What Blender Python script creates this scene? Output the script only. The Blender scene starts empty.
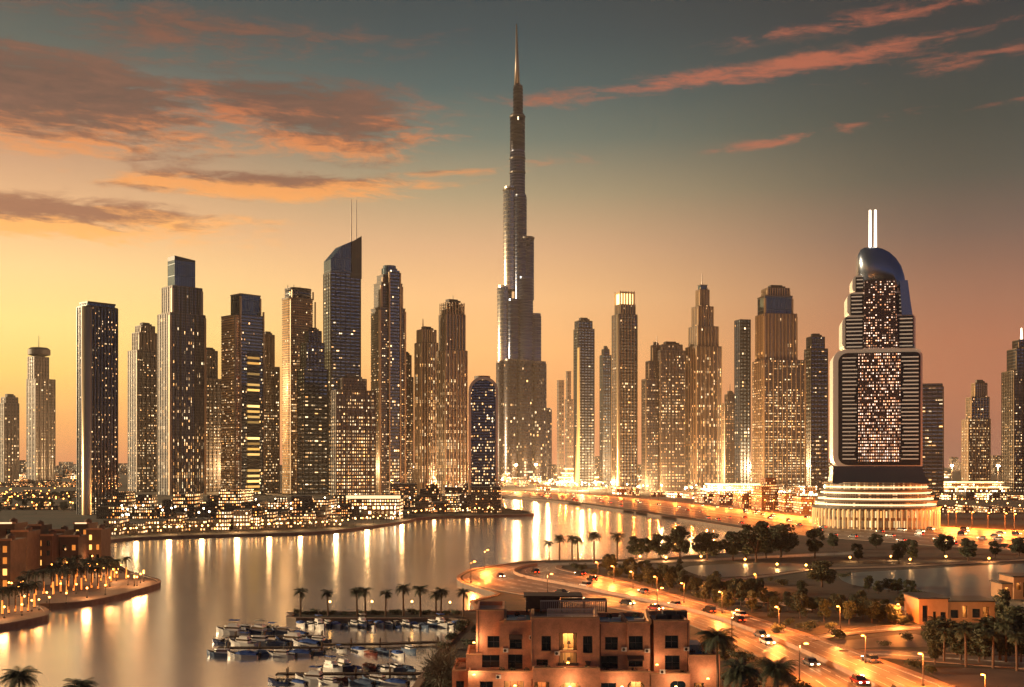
import bpy, bmesh, math, random
from mathutils import Vector, Matrix
from mathutils.geometry import tessellate_polygon

SC = bpy.context.scene
COL = SC.collection
R = math.radians
PI = math.pi
rnd = random.Random(7)

# ------------------------------------------------------------------ camera
F = 1100.0            # focal length in pixels of the 1024 wide picture
HZ = 460.0            # row of the horizon
CAMZ = 40.0           # height of the camera over the lake
cam_d = bpy.data.cameras.new('camera')
cam_d.sensor_width = 36.0
cam_d.lens = 36.0 * F / 1024
cam_d.shift_y = (HZ - 343.5) / 1024
cam_d.clip_start = 1.0
cam_d.clip_end = 30000
cam = bpy.data.objects.new('camera', cam_d)
cam.location = (0, 0, CAMZ)
cam.rotation_euler = (R(90), 0, 0)
COL.objects.link(cam)
SC.camera = cam

SC.render.engine = 'CYCLES'
SC.view_settings.view_transform = 'Standard'
SC.view_settings.look = 'None'
SC.view_settings.exposure = 0.5
SC.view_settings.gamma = 1.0
SC.view_settings.use_curve_mapping = False
cy = SC.cycles
cy.use_denoising = True
cy.use_adaptive_sampling = True
cy.adaptive_threshold = 0.02
cy.max_bounces = 5
cy.diffuse_bounces = 2
cy.glossy_bounces = 3
cy.transmission_bounces = 2
cy.volume_bounces = 1
cy.sample_clamp_indirect = 4.0
cy.caustics_reflective = False
cy.caustics_refractive = False

SUN_AZ = R(-84)       # the low sun stands to the left
GLOW_AZ = R(-62)      # middle of the evening glow seen from here
SUN_EL = R(9)


def lin(c):
    """8-bit sRGB triple -> linear RGBA"""
    o = []
    for v in c:
        v /= 255.0
        o.append(v / 12.92 if v <= 0.04045 else ((v + 0.055) / 1.055) ** 2.4)
    return (o[0], o[1], o[2], 1.0)


class Nd:
    """thin arithmetic wrapper round node sockets"""
    def __init__(s, nt, sock): s.nt, s.k = nt, sock
    def _m(s, op, *a):
        n = s.nt.nodes.new('ShaderNodeMath'); n.operation = op
        for i, v in enumerate((s,) + a):
            if isinstance(v, Nd): s.nt.links.new(v.k, n.inputs[i])
            else: n.inputs[i].default_value = v
        return Nd(s.nt, n.outputs[0])
    def __add__(s, o): return s._m('ADD', o)
    def __sub__(s, o): return s._m('SUBTRACT', o)
    def __mul__(s, o): return s._m('MULTIPLY', o)
    def __truediv__(s, o): return s._m('DIVIDE', o)
    def rsub(s, o): return (s * -1.0) + o
    def mx(s, o): return s._m('MAXIMUM', o)
    def mn(s, o): return s._m('MINIMUM', o)
    def lt(s, o): return s._m('LESS_THAN', o)
    def gt(s, o): return s._m('GREATER_THAN', o)
    def pw(s, o): return s._m('POWER', o)
    def fr(s): return s._m('FRACT')
    def fl(s): return s._m('FLOOR')
    def ab(s): return s._m('ABSOLUTE')
    def ss(s, a, b):
        n = s.nt.nodes.new('ShaderNodeMapRange'); n.interpolation_type = 'SMOOTHSTEP'
        s.nt.links.new(s.k, n.inputs[0])
        n.inputs[1].default_value = a; n.inputs[2].default_value = b
        return Nd(s.nt, n.outputs[0])


def xyz(nt, x, y, z=0.0):
    n = nt.nodes.new('ShaderNodeCombineXYZ')
    for i, v in enumerate((x, y, z)):
        if isinstance(v, Nd): nt.links.new(v.k, n.inputs[i])
        else: n.inputs[i].default_value = v
    return n.outputs[0]


def split(nt, sock):
    n = nt.nodes.new('ShaderNodeSeparateXYZ'); nt.links.new(sock, n.inputs[0])
    return [Nd(nt, o) for o in n.outputs]


def noise(nt, vec, scale, detail=4, rough=0.55, dist=0.0, out=0):
    n = nt.nodes.new('ShaderNodeTexNoise')
    if vec is not None: nt.links.new(vec, n.inputs['Vector'])
    n.inputs['Scale'].default_value = scale
    n.inputs['Detail'].default_value = detail
    n.inputs['Roughness'].default_value = rough
    n.inputs['Distortion'].default_value = dist
    return Nd(nt, n.outputs[out])


def ramp(nt, f, stops):
    n = nt.nodes.new('ShaderNodeValToRGB')
    nt.links.new(f.k, n.inputs[0])
    e = n.color_ramp.elements
    while len(e) < len(stops): e.new(0.5)
    for el, (p, c) in zip(e, stops):
        el.position = p; el.color = c
    return n.outputs[0]


def mix(nt, f, a, b, mode='MIX'):
    n = nt.nodes.new('ShaderNodeMix'); n.data_type = 'RGBA'; n.blend_type = mode
    for i, v in ((0, f), (6, a), (7, b)):
        if isinstance(v, Nd): v = v.k
        if hasattr(v, 'is_linked'): nt.links.new(v, n.inputs[i])
        else: n.inputs[i].default_value = v
    return n.outputs[2]


# ------------------------------------------------------------------ sky
def build_world():
    w = bpy.data.worlds.new('World'); SC.world = w
    w.use_nodes = True
    nt = w.node_tree; nt.nodes.clear()
    tc = nt.nodes.new('ShaderNodeTexCoord')
    x, y, z = split(nt, tc.outputs['Generated'])
    hl = ((x * x) + (y * y)).pw(0.5).mx(0.001)
    s = ((x * math.sin(GLOW_AZ)) + (y * math.cos(GLOW_AZ))) / hl       # 1 towards the sun, -1 away
    e = z.mx(0.0) / 0.5

    def rp(stops):
        return ramp(nt, e, [(min(1, (p[0] / 0.5)), lin(p[1])) for p in stops])
    A = rp([(0, (212, 136, 84)), (.03, (240, 166, 90)), (.075, (255, 206, 106)), (.115, (255, 222, 130)), (.16, (250, 208, 138)),
            (.20, (230, 178, 126)), (.245, (194, 148, 112)), (.29, (122, 110, 98)), (.33, (74, 86, 81)), (.37, (50, 68, 70)), (.42, (37, 55, 61)), (.5, (32, 48, 56))])
    B = rp([(0, (214, 134, 88)), (.03, (234, 150, 90)), (.06, (244, 166, 96)), (.10, (250, 184, 112)), (.145, (242, 186, 124)),
            (.19, (212, 166, 122)), (.235, (162, 145, 112)), (.28, (100, 112, 100)), (.32, (60, 86, 87)), (.36, (36, 65, 72)), (.40, (25, 51, 59)), (.5, (24, 42, 50))])
    Cc = rp([(0, (142, 92, 76)), (.03, (156, 96, 74)), (.06, (168, 100, 72)), (.10, (164, 98, 70)), (.145, (140, 92, 72)),
             (.19, (102, 80, 70)), (.235, (64, 68, 61)), (.28, (40, 55, 53)), (.32, (30, 48, 51)), (.36, (23, 39, 45)), (.40, (17, 31, 37)), (.5, (16, 28, 35))])
    D = rp([(0, (72, 78, 92)), (.06, (66, 80, 106)), (.15, (55, 78, 116)), (.3, (43, 62, 92)), (.5, (32, 46, 70))])
    c = mix(nt, s.ss(-.55, .10), D, Cc)
    c = mix(nt, s.ss(.08, .54), c, B)
    c = mix(nt, s.ss(.50, .84), c, A)

    # clouds: noise on a flat layer overhead, kept to banks by soft masks in azimuth and height
    az = x._m('ARCTAN2', y)                                          # radians, 0 ahead, + right
    ay = az * 1.0
    def masks(zz):
        def bank(a0, z0, ra, rz, tilt=0.0, p=1.0):
            dz = (zz - z0) - ((az - a0) * tilt)
            q = ((((az - a0) / ra).pw(2.0)) + ((dz / rz).pw(2.0)))
            return (q * -1.0)._m('EXPONENT') * p
        L = bank(-.42, .290, .25, .046, -.03, .98)
        for a in ((-.20, .296, .17, .040, -.08, .86), (-.22, .236, .19, .015, .02, .86), (-.41, .198, .22, .023, .02, .88), (-.30, .350, .26, .026, 0, .62), (-.06, .252, .14, .006, .06, .5)):
            L = L.mx(bank(*a))
        Rr = bank(.22, .326, .24, .0125, .075, .70)
        for a in ((.32, .356, .18, .011, .06, .58), (.40, .320, .16, .010, .07, .52), (.05, .312, .08, .014, .03, .66), (.26, .274, .15, .008, .13, .60), (.04, .262, .07, .007, .0, .5), (.45, .288, .09, .007, .12, .45)):
            Rr = Rr.mx(bank(*a))
        return L.mx(Rr)

    def dens(zz):
        v = xyz(nt, ay * 6.5, zz * 40.0, 3.7)
        v2 = xyz(nt, ay * 34.0, zz * 150.0, 9.1)
        n1 = noise(nt, v, 1.0, 9, .64, .9)
        n2 = noise(nt, v2, 1.0, 6, .68, .6)
        return (n1 * .64) + (n2 * .36)
    zl = z - .013
    m = masks(z)
    d0 = dens(z); d1 = dens(zl)
    den = ((d0 - .645) + (m * .43)).ss(0.0, .19)
    low = ((d1 - .635) + (masks(zl) * .45)).ss(0.0, .20)               # density just below: thin there -> edge lit from under
    lit = (low.rsub(1.0) * 1.15).mn(1.0).mx(0.0)
    lit = lit * (z.ss(.37, .27).mx(az.ss(-.05, .12))) + ((d0 - .52) * .45 * z.ss(.30, .20))
    lit = lit.mn(1.0).mx(0.0)
    right = az.ss(-.05, .12)
    hot = z.ss(.32, .17)
    dark = mix(nt, hot, lin((76, 52, 47)), lin((136, 80, 58)))
    bright = mix(nt, hot, lin((196, 100, 54)), lin((255, 176, 88)))
    cl = mix(nt, lit, dark, bright)
    clr = mix(nt, lit, lin((112, 76, 62)), lin((190, 98, 68)))
    cl = mix(nt, right, cl, clr)
    cl = mix(nt, (d0 - .42).mx(0.0) * 2.2 * lit.rsub(1.0), cl, lin((146, 92, 70)))     # thicker and thinner folds inside the bank
    al = den * (m * 1.6).mn(.88) * (right * -.22 + 1.0)
    c = mix(nt, al, c, cl)

    sky = nt.nodes.new('ShaderNodeTexSky'); sky.sky_type = 'NISHITA'
    sky.sun_disc = False
    sky.sun_elevation = SUN_EL; sky.sun_rotation = SUN_AZ
    b1 = nt.nodes.new('ShaderNodeBackground'); nt.links.new(sky.outputs[0], b1.inputs[0]); b1.inputs[1].default_value = SKY_N
    b2 = nt.nodes.new('ShaderNodeBackground'); nt.links.new(c, b2.inputs[0]); b2.inputs[1].default_value = SKY_S
    ad = nt.nodes.new('ShaderNodeAddShader')
    nt.links.new(b1.outputs[0], ad.inputs[0]); nt.links.new(b2.outputs[0], ad.inputs[1])
    out = nt.nodes.new('ShaderNodeOutputWorld'); nt.links.new(ad.outputs[0], out.inputs[0])


SKY_N, SKY_S = 0.003, 0.83
build_world()

sun_d = bpy.data.lights.new('sun', 'SUN')
sun_d.energy = 5.0
sun_d.angle = R(0.5)
sun_d.color = (1.0, 0.72, 0.40)
sun = bpy.data.objects.new('sun', sun_d)
_sd = Vector((math.sin(SUN_AZ) * math.cos(SUN_EL), math.cos(SUN_AZ) * math.cos(SUN_EL), math.sin(SUN_EL)))
sun.rotation_euler = _sd.to_track_quat('Z', 'Y').to_euler()
COL.objects.link(sun)

# ------------------------------------------------------------------ helpers
GZ = 1.2              # level of the land over the lake


def at(px, py, z=GZ):
    """point of the level z that row py, column px looks at"""
    D = (CAMZ - z) * F / (py - HZ)
    return Vector(((px - 512) / F * D, D, z))


def xat(px, D): return (px - 512) / F * D
def zat(py, D): return CAMZ + (HZ - py) / F * D


class MB:
    """collects faces (with uv in metres) and links them as one mesh object"""
    def __init__(s): s.v, s.f, s.uv, s.mi = [], [], [], []

    def face(s, pts, uv=None, m=0):
        i = len(s.v)
        s.v.extend([tuple(p) for p in pts]); s.f.append(list(range(i, i + len(pts))))
        s.uv.append(uv or [(p[0] + p[1], p[2]) for p in pts]); s.mi.append(m)

    def prism(s, foot, z0, z1, top=None, m=0, cap=True, capm=None, u0=0.0):
        """foot: list of (x,y) counter-clockwise; top: other outline of the same length"""
        top = top or foot
        n = len(foot); u = u0
        for i in range(n):
            a, b = foot[i], foot[(i + 1) % n]; c, d = top[(i + 1) % n], top[i]
            L = math.hypot(b[0] - a[0], b[1] - a[1])
            s.face([(a[0], a[1], z0), (b[0], b[1], z0), (c[0], c[1], z1), (d[0], d[1], z1)],
                   [(u, z0), (u + L, z0), (u + L, z1), (u, z1)], m)
            u += L
        if cap:
            k = m if capm is None else capm
            s.face([(p[0], p[1], z1) for p in top], [(0.01, 0.01)] * n, k)
            s.face([(p[0], p[1], z0) for p in reversed(foot)], [(0.01, 0.01)] * n, k)

    def box(s, x0, x1, y0, y1, z0, z1, m=0):
        s.prism([(x0, y0), (x1, y0), (x1, y1), (x0, y1)], z0, z1, m=m)

    def ext(s, prof, y0, y1, m=0, mf=None):
        """profile of (x,z) pushed from y0 (front) to y1"""
        n = len(prof)
        A = sum(prof[i][0] * prof[(i + 1) % n][1] - prof[(i + 1) % n][0] * prof[i][1] for i in range(n))
        if A < 0: prof = list(reversed(prof))
        s.face([(p[0], y0, p[1]) for p in prof], [(p[0], p[1]) for p in prof], m if mf is None else mf)
        s.face([(p[0], y1, p[1]) for p in reversed(prof)], [(p[0], p[1]) for p in reversed(prof)], m)
        for i in range(n):
            a, b = prof[i], prof[(i + 1) % n]
            s.face([(b[0], y0, b[1]), (a[0], y0, a[1]), (a[0], y1, a[1]), (b[0], y1, b[1])],
                   [(0, b[1]), (0, a[1]), (y1 - y0, a[1]), (y1 - y0, b[1])], m)

    def tube(s, pts, r0, r1=None, n=6, m=0):
        r1 = r0 if r1 is None else r1
        pts = [Vector(p) for p in pts]; rings = []
        for i, p in enumerate(pts):
            t = (pts[min(i + 1, len(pts) - 1)] - pts[max(i - 1, 0)]).normalized()
            a = Vector((0, 0, 1)) if abs(t.z) < .9 else Vector((1, 0, 0))
            e1 = t.cross(a).normalized(); e2 = t.cross(e1)
            r = r0 + (r1 - r0) * i / max(1, len(pts) - 1)
            rings.append([p + e1 * (r * math.cos(2 * PI * k / n)) + e2 * (r * math.sin(2 * PI * k / n)) for k in range(n)])
        for a, b in zip(rings, rings[1:]):
            for k in range(n):
                s.face([a[k], a[(k + 1) % n], b[(k + 1) % n], b[k]][::-1], None, m)
        s.face(rings[0], None, m); s.face(rings[-1][::-1], None, m)

    def lathe(s, prof, cx=0, cy=0, n=16, m=0, sx=1, sy=1):
        """prof: (r, z) from bottom to top"""
        for (ra, za), (rb, zb) in zip(prof, prof[1:]):
            for k in range(n):
                t0, t1 = 2 * PI * k / n, 2 * PI * (k + 1) / n
                c0, s0, c1, s1 = math.cos(t0) * sx, math.sin(t0) * sy, math.cos(t1) * sx, math.sin(t1) * sy
                q = [(cx + ra * c0, cy + ra * s0, za), (cx + ra * c1, cy + ra * s1, za), (cx + rb * c1, cy + rb * s1, zb), (cx + rb * c0, cy + rb * s0, zb)]
                rr = max(ra, rb) * max(sx, sy)
                uv = [(t0 * rr, za), (t1 * rr, za), (t1 * rr, zb), (t0 * rr, zb)]
                if rb < 1e-6: q, uv = q[:3], uv[:3]
                elif ra < 1e-6: q, uv = [q[0], q[2], q[3]], [uv[0], uv[2], uv[3]]
                s.face(q, uv, m)

    def ball(s, c, r, n=8, m=0):
        k = max(4, n // 2)
        s2 = [(r * math.sin(PI * i / k), c[2] - r * math.cos(PI * i / k)) for i in range(k + 1)]
        s2[0] = (0, s2[0][1]); s2[-1] = (0, s2[-1][1])
        s.lathe(s2, c[0], c[1], n, m)

    def build(s, name, mats, parent=None, smooth=False):
        me = bpy.data.meshes.new(name)
        # weld identical corners so that a prism or a tube is one connected piece
        idx, vs, remap = {}, [], []
        for p in s.v:
            k = (round(p[0], 4), round(p[1], 4), round(p[2], 4))
            if k not in idx: idx[k] = len(vs); vs.append(p)
            remap.append(idx[k])
        fs, uvs, mis = [], [], []
        for f, uv, m in zip(s.f, s.uv, s.mi):
            g = [remap[i] for i in f]
            if len(set(g)) == len(g): fs.append(g); uvs.append(uv); mis.append(m)
        me.from_pydata(vs, [], fs)
        ul = me.uv_layers.new(name='uv')
        flat = [c for uv in uvs for q in uv for c in q]
        ul.data.foreach_set('uv', flat)
        me.polygons.foreach_set('material_index', mis)
        if smooth: me.polygons.foreach_set('use_smooth', [True] * len(fs))
        for m in (mats if isinstance(mats, (list, tuple)) else [mats]): me.materials.append(m)
        me.update()
        o = bpy.data.objects.new(name, me); COL.objects.link(o)
        if parent: o.parent = parent
        return o


def tag(o, label=None, cat=None, group=None, kind=None):
    if label: o['label'] = label
    if cat: o['category'] = cat
    if group: o['group'] = group
    if kind: o['kind'] = kind
    return o


def thing(name, label, cat, loc=(0, 0, 0), rz=0.0, group=None):
    o = bpy.data.objects.new(name, None); COL.objects.link(o)
    o.location = loc; o.rotation_euler = (0, 0, rz)
    return tag(o, label, cat, group)


def dup(root, loc=None, rz=None, label=None, group=None, scale=None):
    """a copy of a thing with copies of its parts and sub-parts"""
    r = root.copy(); COL.objects.link(r)
    if loc is not None: r.location = loc
    if rz is not None: r.rotation_euler = (0, 0, rz)
    if scale is not None: r.scale = scale if isinstance(scale, (tuple, list)) else (scale,) * 3
    if label: r['label'] = label
    if group: r['group'] = group
    for ch in list(root.children):
        if ch.get('category'): continue
        c = ch.copy(); COL.objects.link(c); c.parent = r
        for g in list(ch.children):
            d = g.copy(); COL.objects.link(d); d.parent = c
    return r


ORD = ['first', 'second', 'third', 'fourth', 'fifth', 'sixth', 'seventh', 'eighth', 'ninth', 'tenth', 'eleventh', 'twelfth',
       'thirteenth', 'fourteenth', 'fifteenth', 'sixteenth', 'seventeenth', 'eighteenth', 'nineteenth', 'twentieth']
TENS = {2: 'twenty', 3: 'thirty', 4: 'forty', 5: 'fifty', 6: 'sixty', 7: 'seventy', 8: 'eighty', 9: 'ninety'}


def ordn(i):
    """0 -> first"""
    if i < 20: return ORD[i]
    t, u = divmod(i + 1, 10)
    return TENS[t][:-1] + 'ieth' if u == 0 else TENS[t] + '-' + ORD[u - 1]


# ------------------------------------------------------------------ materials
def mat(name, col, rough=.6, metal=0.0, emit=None, es=0.0, spec=.5, vary=0.0, vscale=1.0, bump=0.0, bscale=4.0, lightpass=True):
    m = bpy.data.materials.new(name); m.use_nodes = True
    nt = m.node_tree; b = nt.nodes['Principled BSDF']
    c = lin(col) if max(col) > 1 else (col[0], col[1], col[2], 1)
    b.inputs['Base Color'].default_value = c
    b.inputs['Roughness'].default_value = rough
    b.inputs['Metallic'].default_value = metal
    b.inputs['Specular IOR Level'].default_value = spec
    if emit:
        b.inputs['Emission Color'].default_value = lin(emit)
        b.inputs['Emission Strength'].default_value = es
        if not lightpass: m.cycles.emission_sampling = 'NONE'
    if vary or bump:
        tc = nt.nodes.new('ShaderNodeTexCoord')
        if vary:
            n = noise(nt, tc.outputs['Object'], vscale, 5, .6)
            n2 = noise(nt, tc.outputs['Object'], vscale * 7.3, 3, .6)
            f = ((n * .7) + (n2 * .3)).ss(.32, .68)
            k1 = [min(1, v * (1 + vary)) for v in c[:3]] + [1]; k0 = [v * (1 - vary) for v in c[:3]] + [1]
            nt.links.new(mix(nt, f, tuple(k0), tuple(k1)), b.inputs['Base Color'])
        if bump:
            h = noise(nt, tc.outputs['Object'], bscale, 4, .6)
            bn = nt.nodes.new('ShaderNodeBump'); bn.inputs['Strength'].default_value = bump
            nt.links.new(h.k, bn.inputs['Height']); nt.links.new(bn.outputs[0], b.inputs['Normal'])
    return m


def facade(name, cw, ch, lit, wall, glass, ecol=(255, 190, 110), es=3.0, wx=.7, wy=.6, wr=.5, wm=0.0, gr=.12, gm=0.0, clump=.5, spec=.8, ecol2=None, cl=.05):
    """curtain wall: a grid of windows in metres on the wall's own uv, some of the rooms behind them lit"""
    m = bpy.data.materials.new(name); m.use_nodes = True
    m.cycles.emission_sampling = 'NONE'
    nt = m.node_tree; b = nt.nodes['Principled BSDF']
    uvn = nt.nodes.new('ShaderNodeUVMap'); uvn.uv_map = 'uv'
    u, v, _ = split(nt, uvn.outputs[0])
    oi = nt.nodes.new('ShaderNodeObjectInfo'); orr = Nd(nt, oi.outputs['Random'])
    hr = (orr * 7.31).fr()                                              # every building has its own module
    cu, cv = u / ((orr * .5 + .75) * cw), v / ((hr * .4 + .8) * ch)
    iu, iv = cu.fl(), cv.fl()
    mk = (cu.fr() - .5).ab().lt(wx / 2) * (cv.fr() - .5).ab().lt(wy / 2)
    wn = nt.nodes.new('ShaderNodeTexWhiteNoise'); wn.noise_dimensions = '3D'
    nt.links.new(xyz(nt, iu, iv, orr * 91.7), wn.inputs[0])
    r = Nd(nt, wn.outputs[0])
    rr, rg, rb = split(nt, wn.outputs[1])
    # rooms on one floor, and neighbouring flats, tend to be lit together
    cln = noise(nt, xyz(nt, iu * cl * 2.6, iv * cl * 2.0, orr * 57.0), 1.0, 3, .6)
    occ = ((v * -.0085) + 1.75).mx(.16).mn(1.6)                        # the upper floors stand emptier
    p = ((cln - .5) * (clump * 5) + 1.0).mx(0.05) * occ * lit
    wf = nt.nodes.new('ShaderNodeTexWhiteNoise'); wf.noise_dimensions = '3D'
    nt.links.new(xyz(nt, iv, orr * 33.3, 4.0), wf.inputs[0]); fl = Nd(nt, wf.outputs[0])      # whole storeys in use, others dark
    if 'hotel' not in name: p = p * (fl.lt(.10) * 1.1 + (fl.gt(.78) * -.8) + 1.0)
    on = r.lt(p)
    em = on * mk * ((rg * rg * 1.15) + .14)
    nt.links.new((em * es).k, b.inputs['Emission Strength'])
    e2 = ecol2 or (255, 226, 176)
    nt.links.new(mix(nt, rb, lin(ecol), lin(e2)), b.inputs['Emission Color'])
    g0, w0 = lin(glass), lin(wall)
    if es and 'wall' in name and 'block' not in name and 'balcony' not in name and 'hall' not in name: w0 = tuple(x * .62 for x in w0[:3]) + (1,)
    g1 = tuple(x * 1.9 for x in g0[:3]) + (1,)
    gl = mix(nt, rr, g0, g1)
    tc = nt.nodes.new('ShaderNodeTexCoord')
    dirt = noise(nt, tc.outputs['Object'], .09, 4, .6).ss(.3, .7)
    wl = mix(nt, dirt, tuple(x * .78 for x in w0[:3]) + (1,), tuple(min(1, x * 1.12) for x in w0[:3]) + (1,))
    nt.links.new(mix(nt, mk, wl, gl), b.inputs['Base Color'])
    nt.links.new(((mk * (gr - wr)) + wr + ((rb - .5) * .08) * mk).k, b.inputs['Roughness'])
    nt.links.new(((mk * (gm - wm)) + wm).k, b.inputs['Metallic'])
    b.inputs['Specular IOR Level'].default_value = spec
    return m

# ------------------------------------------------------------------ setting: land, lake, roads
def ground_mat():
    m = bpy.data.materials.new('ground'); m.use_nodes = True
    nt = m.node_tree; b = nt.nodes['Principled BSDF']
    tc = nt.nodes.new('ShaderNodeTexCoord'); P = tc.outputs['Object']
    a = noise(nt, P, .035, 7, .68).ss(.46, .54)
    g = noise(nt, P, .35, 4, .65)
    c = mix(nt, a, (.046, .029, .019, 1), (.018, .018, .012, 1))
    c = mix(nt, g.ss(.35, .85), c, (.05, .036, .025, 1))
    nt.links.new(c, b.inputs['Base Color'])
    b.inputs['Roughness'].default_value = .9
    bn = nt.nodes.new('ShaderNodeBump'); bn.inputs['Strength'].default_value = .5; bn.inputs['Distance'].default_value = .4
    nt.links.new(g.k, bn.inputs['Height']); nt.links.new(bn.outputs[0], b.inputs['Normal'])
    return m


def water_mat(name, col, rough, bs=.05, ior=1.33, sc=.12, metal=0.0):
    m = bpy.data.materials.new(name); m.use_nodes = True
    nt = m.node_tree; b = nt.nodes['Principled BSDF']
    b.inputs['Base Color'].default_value = col
    b.inputs['Roughness'].default_value = rough
    b.inputs['IOR'].default_value = ior; b.inputs['Metallic'].default_value = metal
    tc = nt.nodes.new('ShaderNodeTexCoord')
    x, y, z = split(nt, tc.outputs['Object'])
    n1 = noise(nt, xyz(nt, x * .5, y, z), sc, 3, .55)
    n2 = noise(nt, xyz(nt, x * .6, y, z), sc * 6, 3, .6)
    wide = noise(nt, tc.outputs['Object'], .012, 3, .5).ss(.35, .7)
    h = (n1 * 1.0) + (n2 * .25)
    bn = nt.nodes.new('ShaderNodeBump'); bn.inputs['Strength'].default_value = bs; bn.inputs['Distance'].default_value = 1.0
    nt.links.new(h.k, bn.inputs['Height']); nt.links.new(bn.outputs[0], b.inputs['Normal'])
    nt.links.new((wide * .035 + rough).k, b.inputs['Roughness'])
    return m


M = {}
M['ground'] = ground_mat()
M['water'] = water_mat('lake water', (1.0, .94, .88, 1), .17, .05, 1.6, metal=.95)
M['lawn'] = mat('silty shallow water', (.085, .125, .13), .42, vary=.12, vscale=.06, spec=.25)
M['quay'] = mat('quay stone', (.16, .11, .08), .8, vary=.25, vscale=.4, bump=.2, bscale=2)
M['paving'] = mat('promenade paving', (.24, .15, .10), .7, vary=.2, vscale=.5, bump=.15, bscale=3)
M['path'] = mat('sandy path', (.30, .19, .12), .85, vary=.22, vscale=.3, bump=.2, bscale=2)
M['lot'] = mat('worn asphalt', (.085, .062, .05), .6, vary=.3, vscale=.15, bump=.15, bscale=3)

LAKE = [(104, 541), (150, 537), (250, 534), (330, 531), (400, 522), (430, 517), (526, 514.5), (530, 513), (526, 511), (508, 508.5), (500, 503),
        (502, 496.8), (560, 501.6), (620, 509.8), (700, 522), (760, 532), (784, 541), (760, 550), (700, 555), (640, 559), (548, 560.5), (520, 562.3),
        (476, 568.5), (461, 574), (457, 578), (462, 583), (480, 589), (496, 594), (482, 598), (470, 602), (474, 607.5), (466, 611),
        (400, 611.5), (296, 612.5), (290, 615), (296, 618.5), (400, 619), (462, 620.5), (450, 638), (436, 655), (424, 672), (412, 690), (404, 716),
        (300, 726), (100, 720), (-60, 712), (-190, 692), (-170, 650), (-60, 632), (0, 625), (42, 617), (49, 613), (45, 608), (36, 604.5), (60, 603.5),
        (92, 600.5), (130, 592), (157, 584), (160, 580.5), (150, 577), (128, 571), (114, 560), (105, 549)]


def smooth_poly(pts, k=3, closed=True):
    """Catmull-Rom through world points"""
    out, n = [], len(pts)
    rng = range(n) if closed else range(n - 1)
    for i in rng:
        if closed: p0, p1, p2, p3 = (pts[(i + j - 1) % n] for j in range(4))
        else: p0, p1, p2, p3 = pts[max(i - 1, 0)], pts[i], pts[i + 1], pts[min(i + 2, n - 1)]
        for j in range(k):
            t = j / k
            out.append(.5 * ((2 * p1) + (p2 - p0) * t + (2 * p0 - 5 * p1 + 4 * p2 - p3) * t * t + (3 * p1 - p0 - 3 * p2 + p3) * t ** 3))
    if not closed: out.append(pts[-1].copy())
    return out


shore = smooth_poly([at(x, y) for x, y in LAKE], 3)


def build_land():
    E = 5600
    outer = [Vector((-E, -700, GZ)), Vector((E, -700, GZ)), Vector((E, E, GZ)), Vector((-E, E, GZ))]
    tris = tessellate_polygon([outer, shore])
    allp = outer + shore
    mb = MB()
    for t in tris:
        p = [allp[i] for i in t]
        if (p[1] - p[0]).cross(p[2] - p[0]).z < 0: p.reverse()
        mb.face(p)
    tag(mb.build('ground', M['ground']), kind='structure')
    # quay wall all round the lake, with a paler coping
    w = MB(); c = MB(); n = len(shore)
    ar = sum(shore[i].x * shore[(i + 1) % n].y - shore[(i + 1) % n].x * shore[i].y for i in range(n))
    sg = 1 if ar > 0 else -1
    off = []
    for i in range(n):
        t = (shore[(i + 1) % n] - shore[i - 1]).normalized()
        off.append(Vector((t.y, -t.x, 0)) * sg)                        # away from the lake
    for i in range(n):
        a, b = shore[i], shore[(i + 1) % n]
        w.face([a, b, (b.x, b.y, -1.5), (a.x, a.y, -1.5)])
        oa, ob = off[i], off[(i + 1) % n]
        up = Vector((0, 0, .22)); wd = 1.1
        A0, B0 = a - oa * .15, b - ob * .15; A1, B1 = a + oa * wd, b + ob * wd
        c.face([A0 + up, B0 + up, B1 + up, A1 + up]); c.face([A0, B0, B0 + up, A0 + up]); c.face([A1 + up, B1 + up, B1 + up * .02, A1 + up * .02])
    tag(w.build('quay_wall', M['quay']), kind='structure')
    tag(c.build('quay_coping', M['paving']), kind='structure')
    l = MB()
    xs = [p.x for p in shore]; ys = [p.y for p in shore]
    l.face([(min(xs) - 5, min(ys) - 5, 0), (max(xs) + 5, min(ys) - 5, 0), (max(xs) + 5, max(ys) + 5, 0), (min(xs) - 5, max(ys) + 5, 0)])
    tag(l.build('lake_water', M['water']), kind='structure')


build_land()


def sheet(name, px, z, m, k=3):
    pts = smooth_poly([at(x, y, z) for x, y in px], k)
    mb = MB()
    for t in tessellate_polygon([pts]):
        p = [pts[i] for i in t]
        if (p[1] - p[0]).cross(p[2] - p[0]).z < 0: p.reverse()
        mb.face(p)
    return tag(mb.build(name, m), kind='structure')


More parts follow.
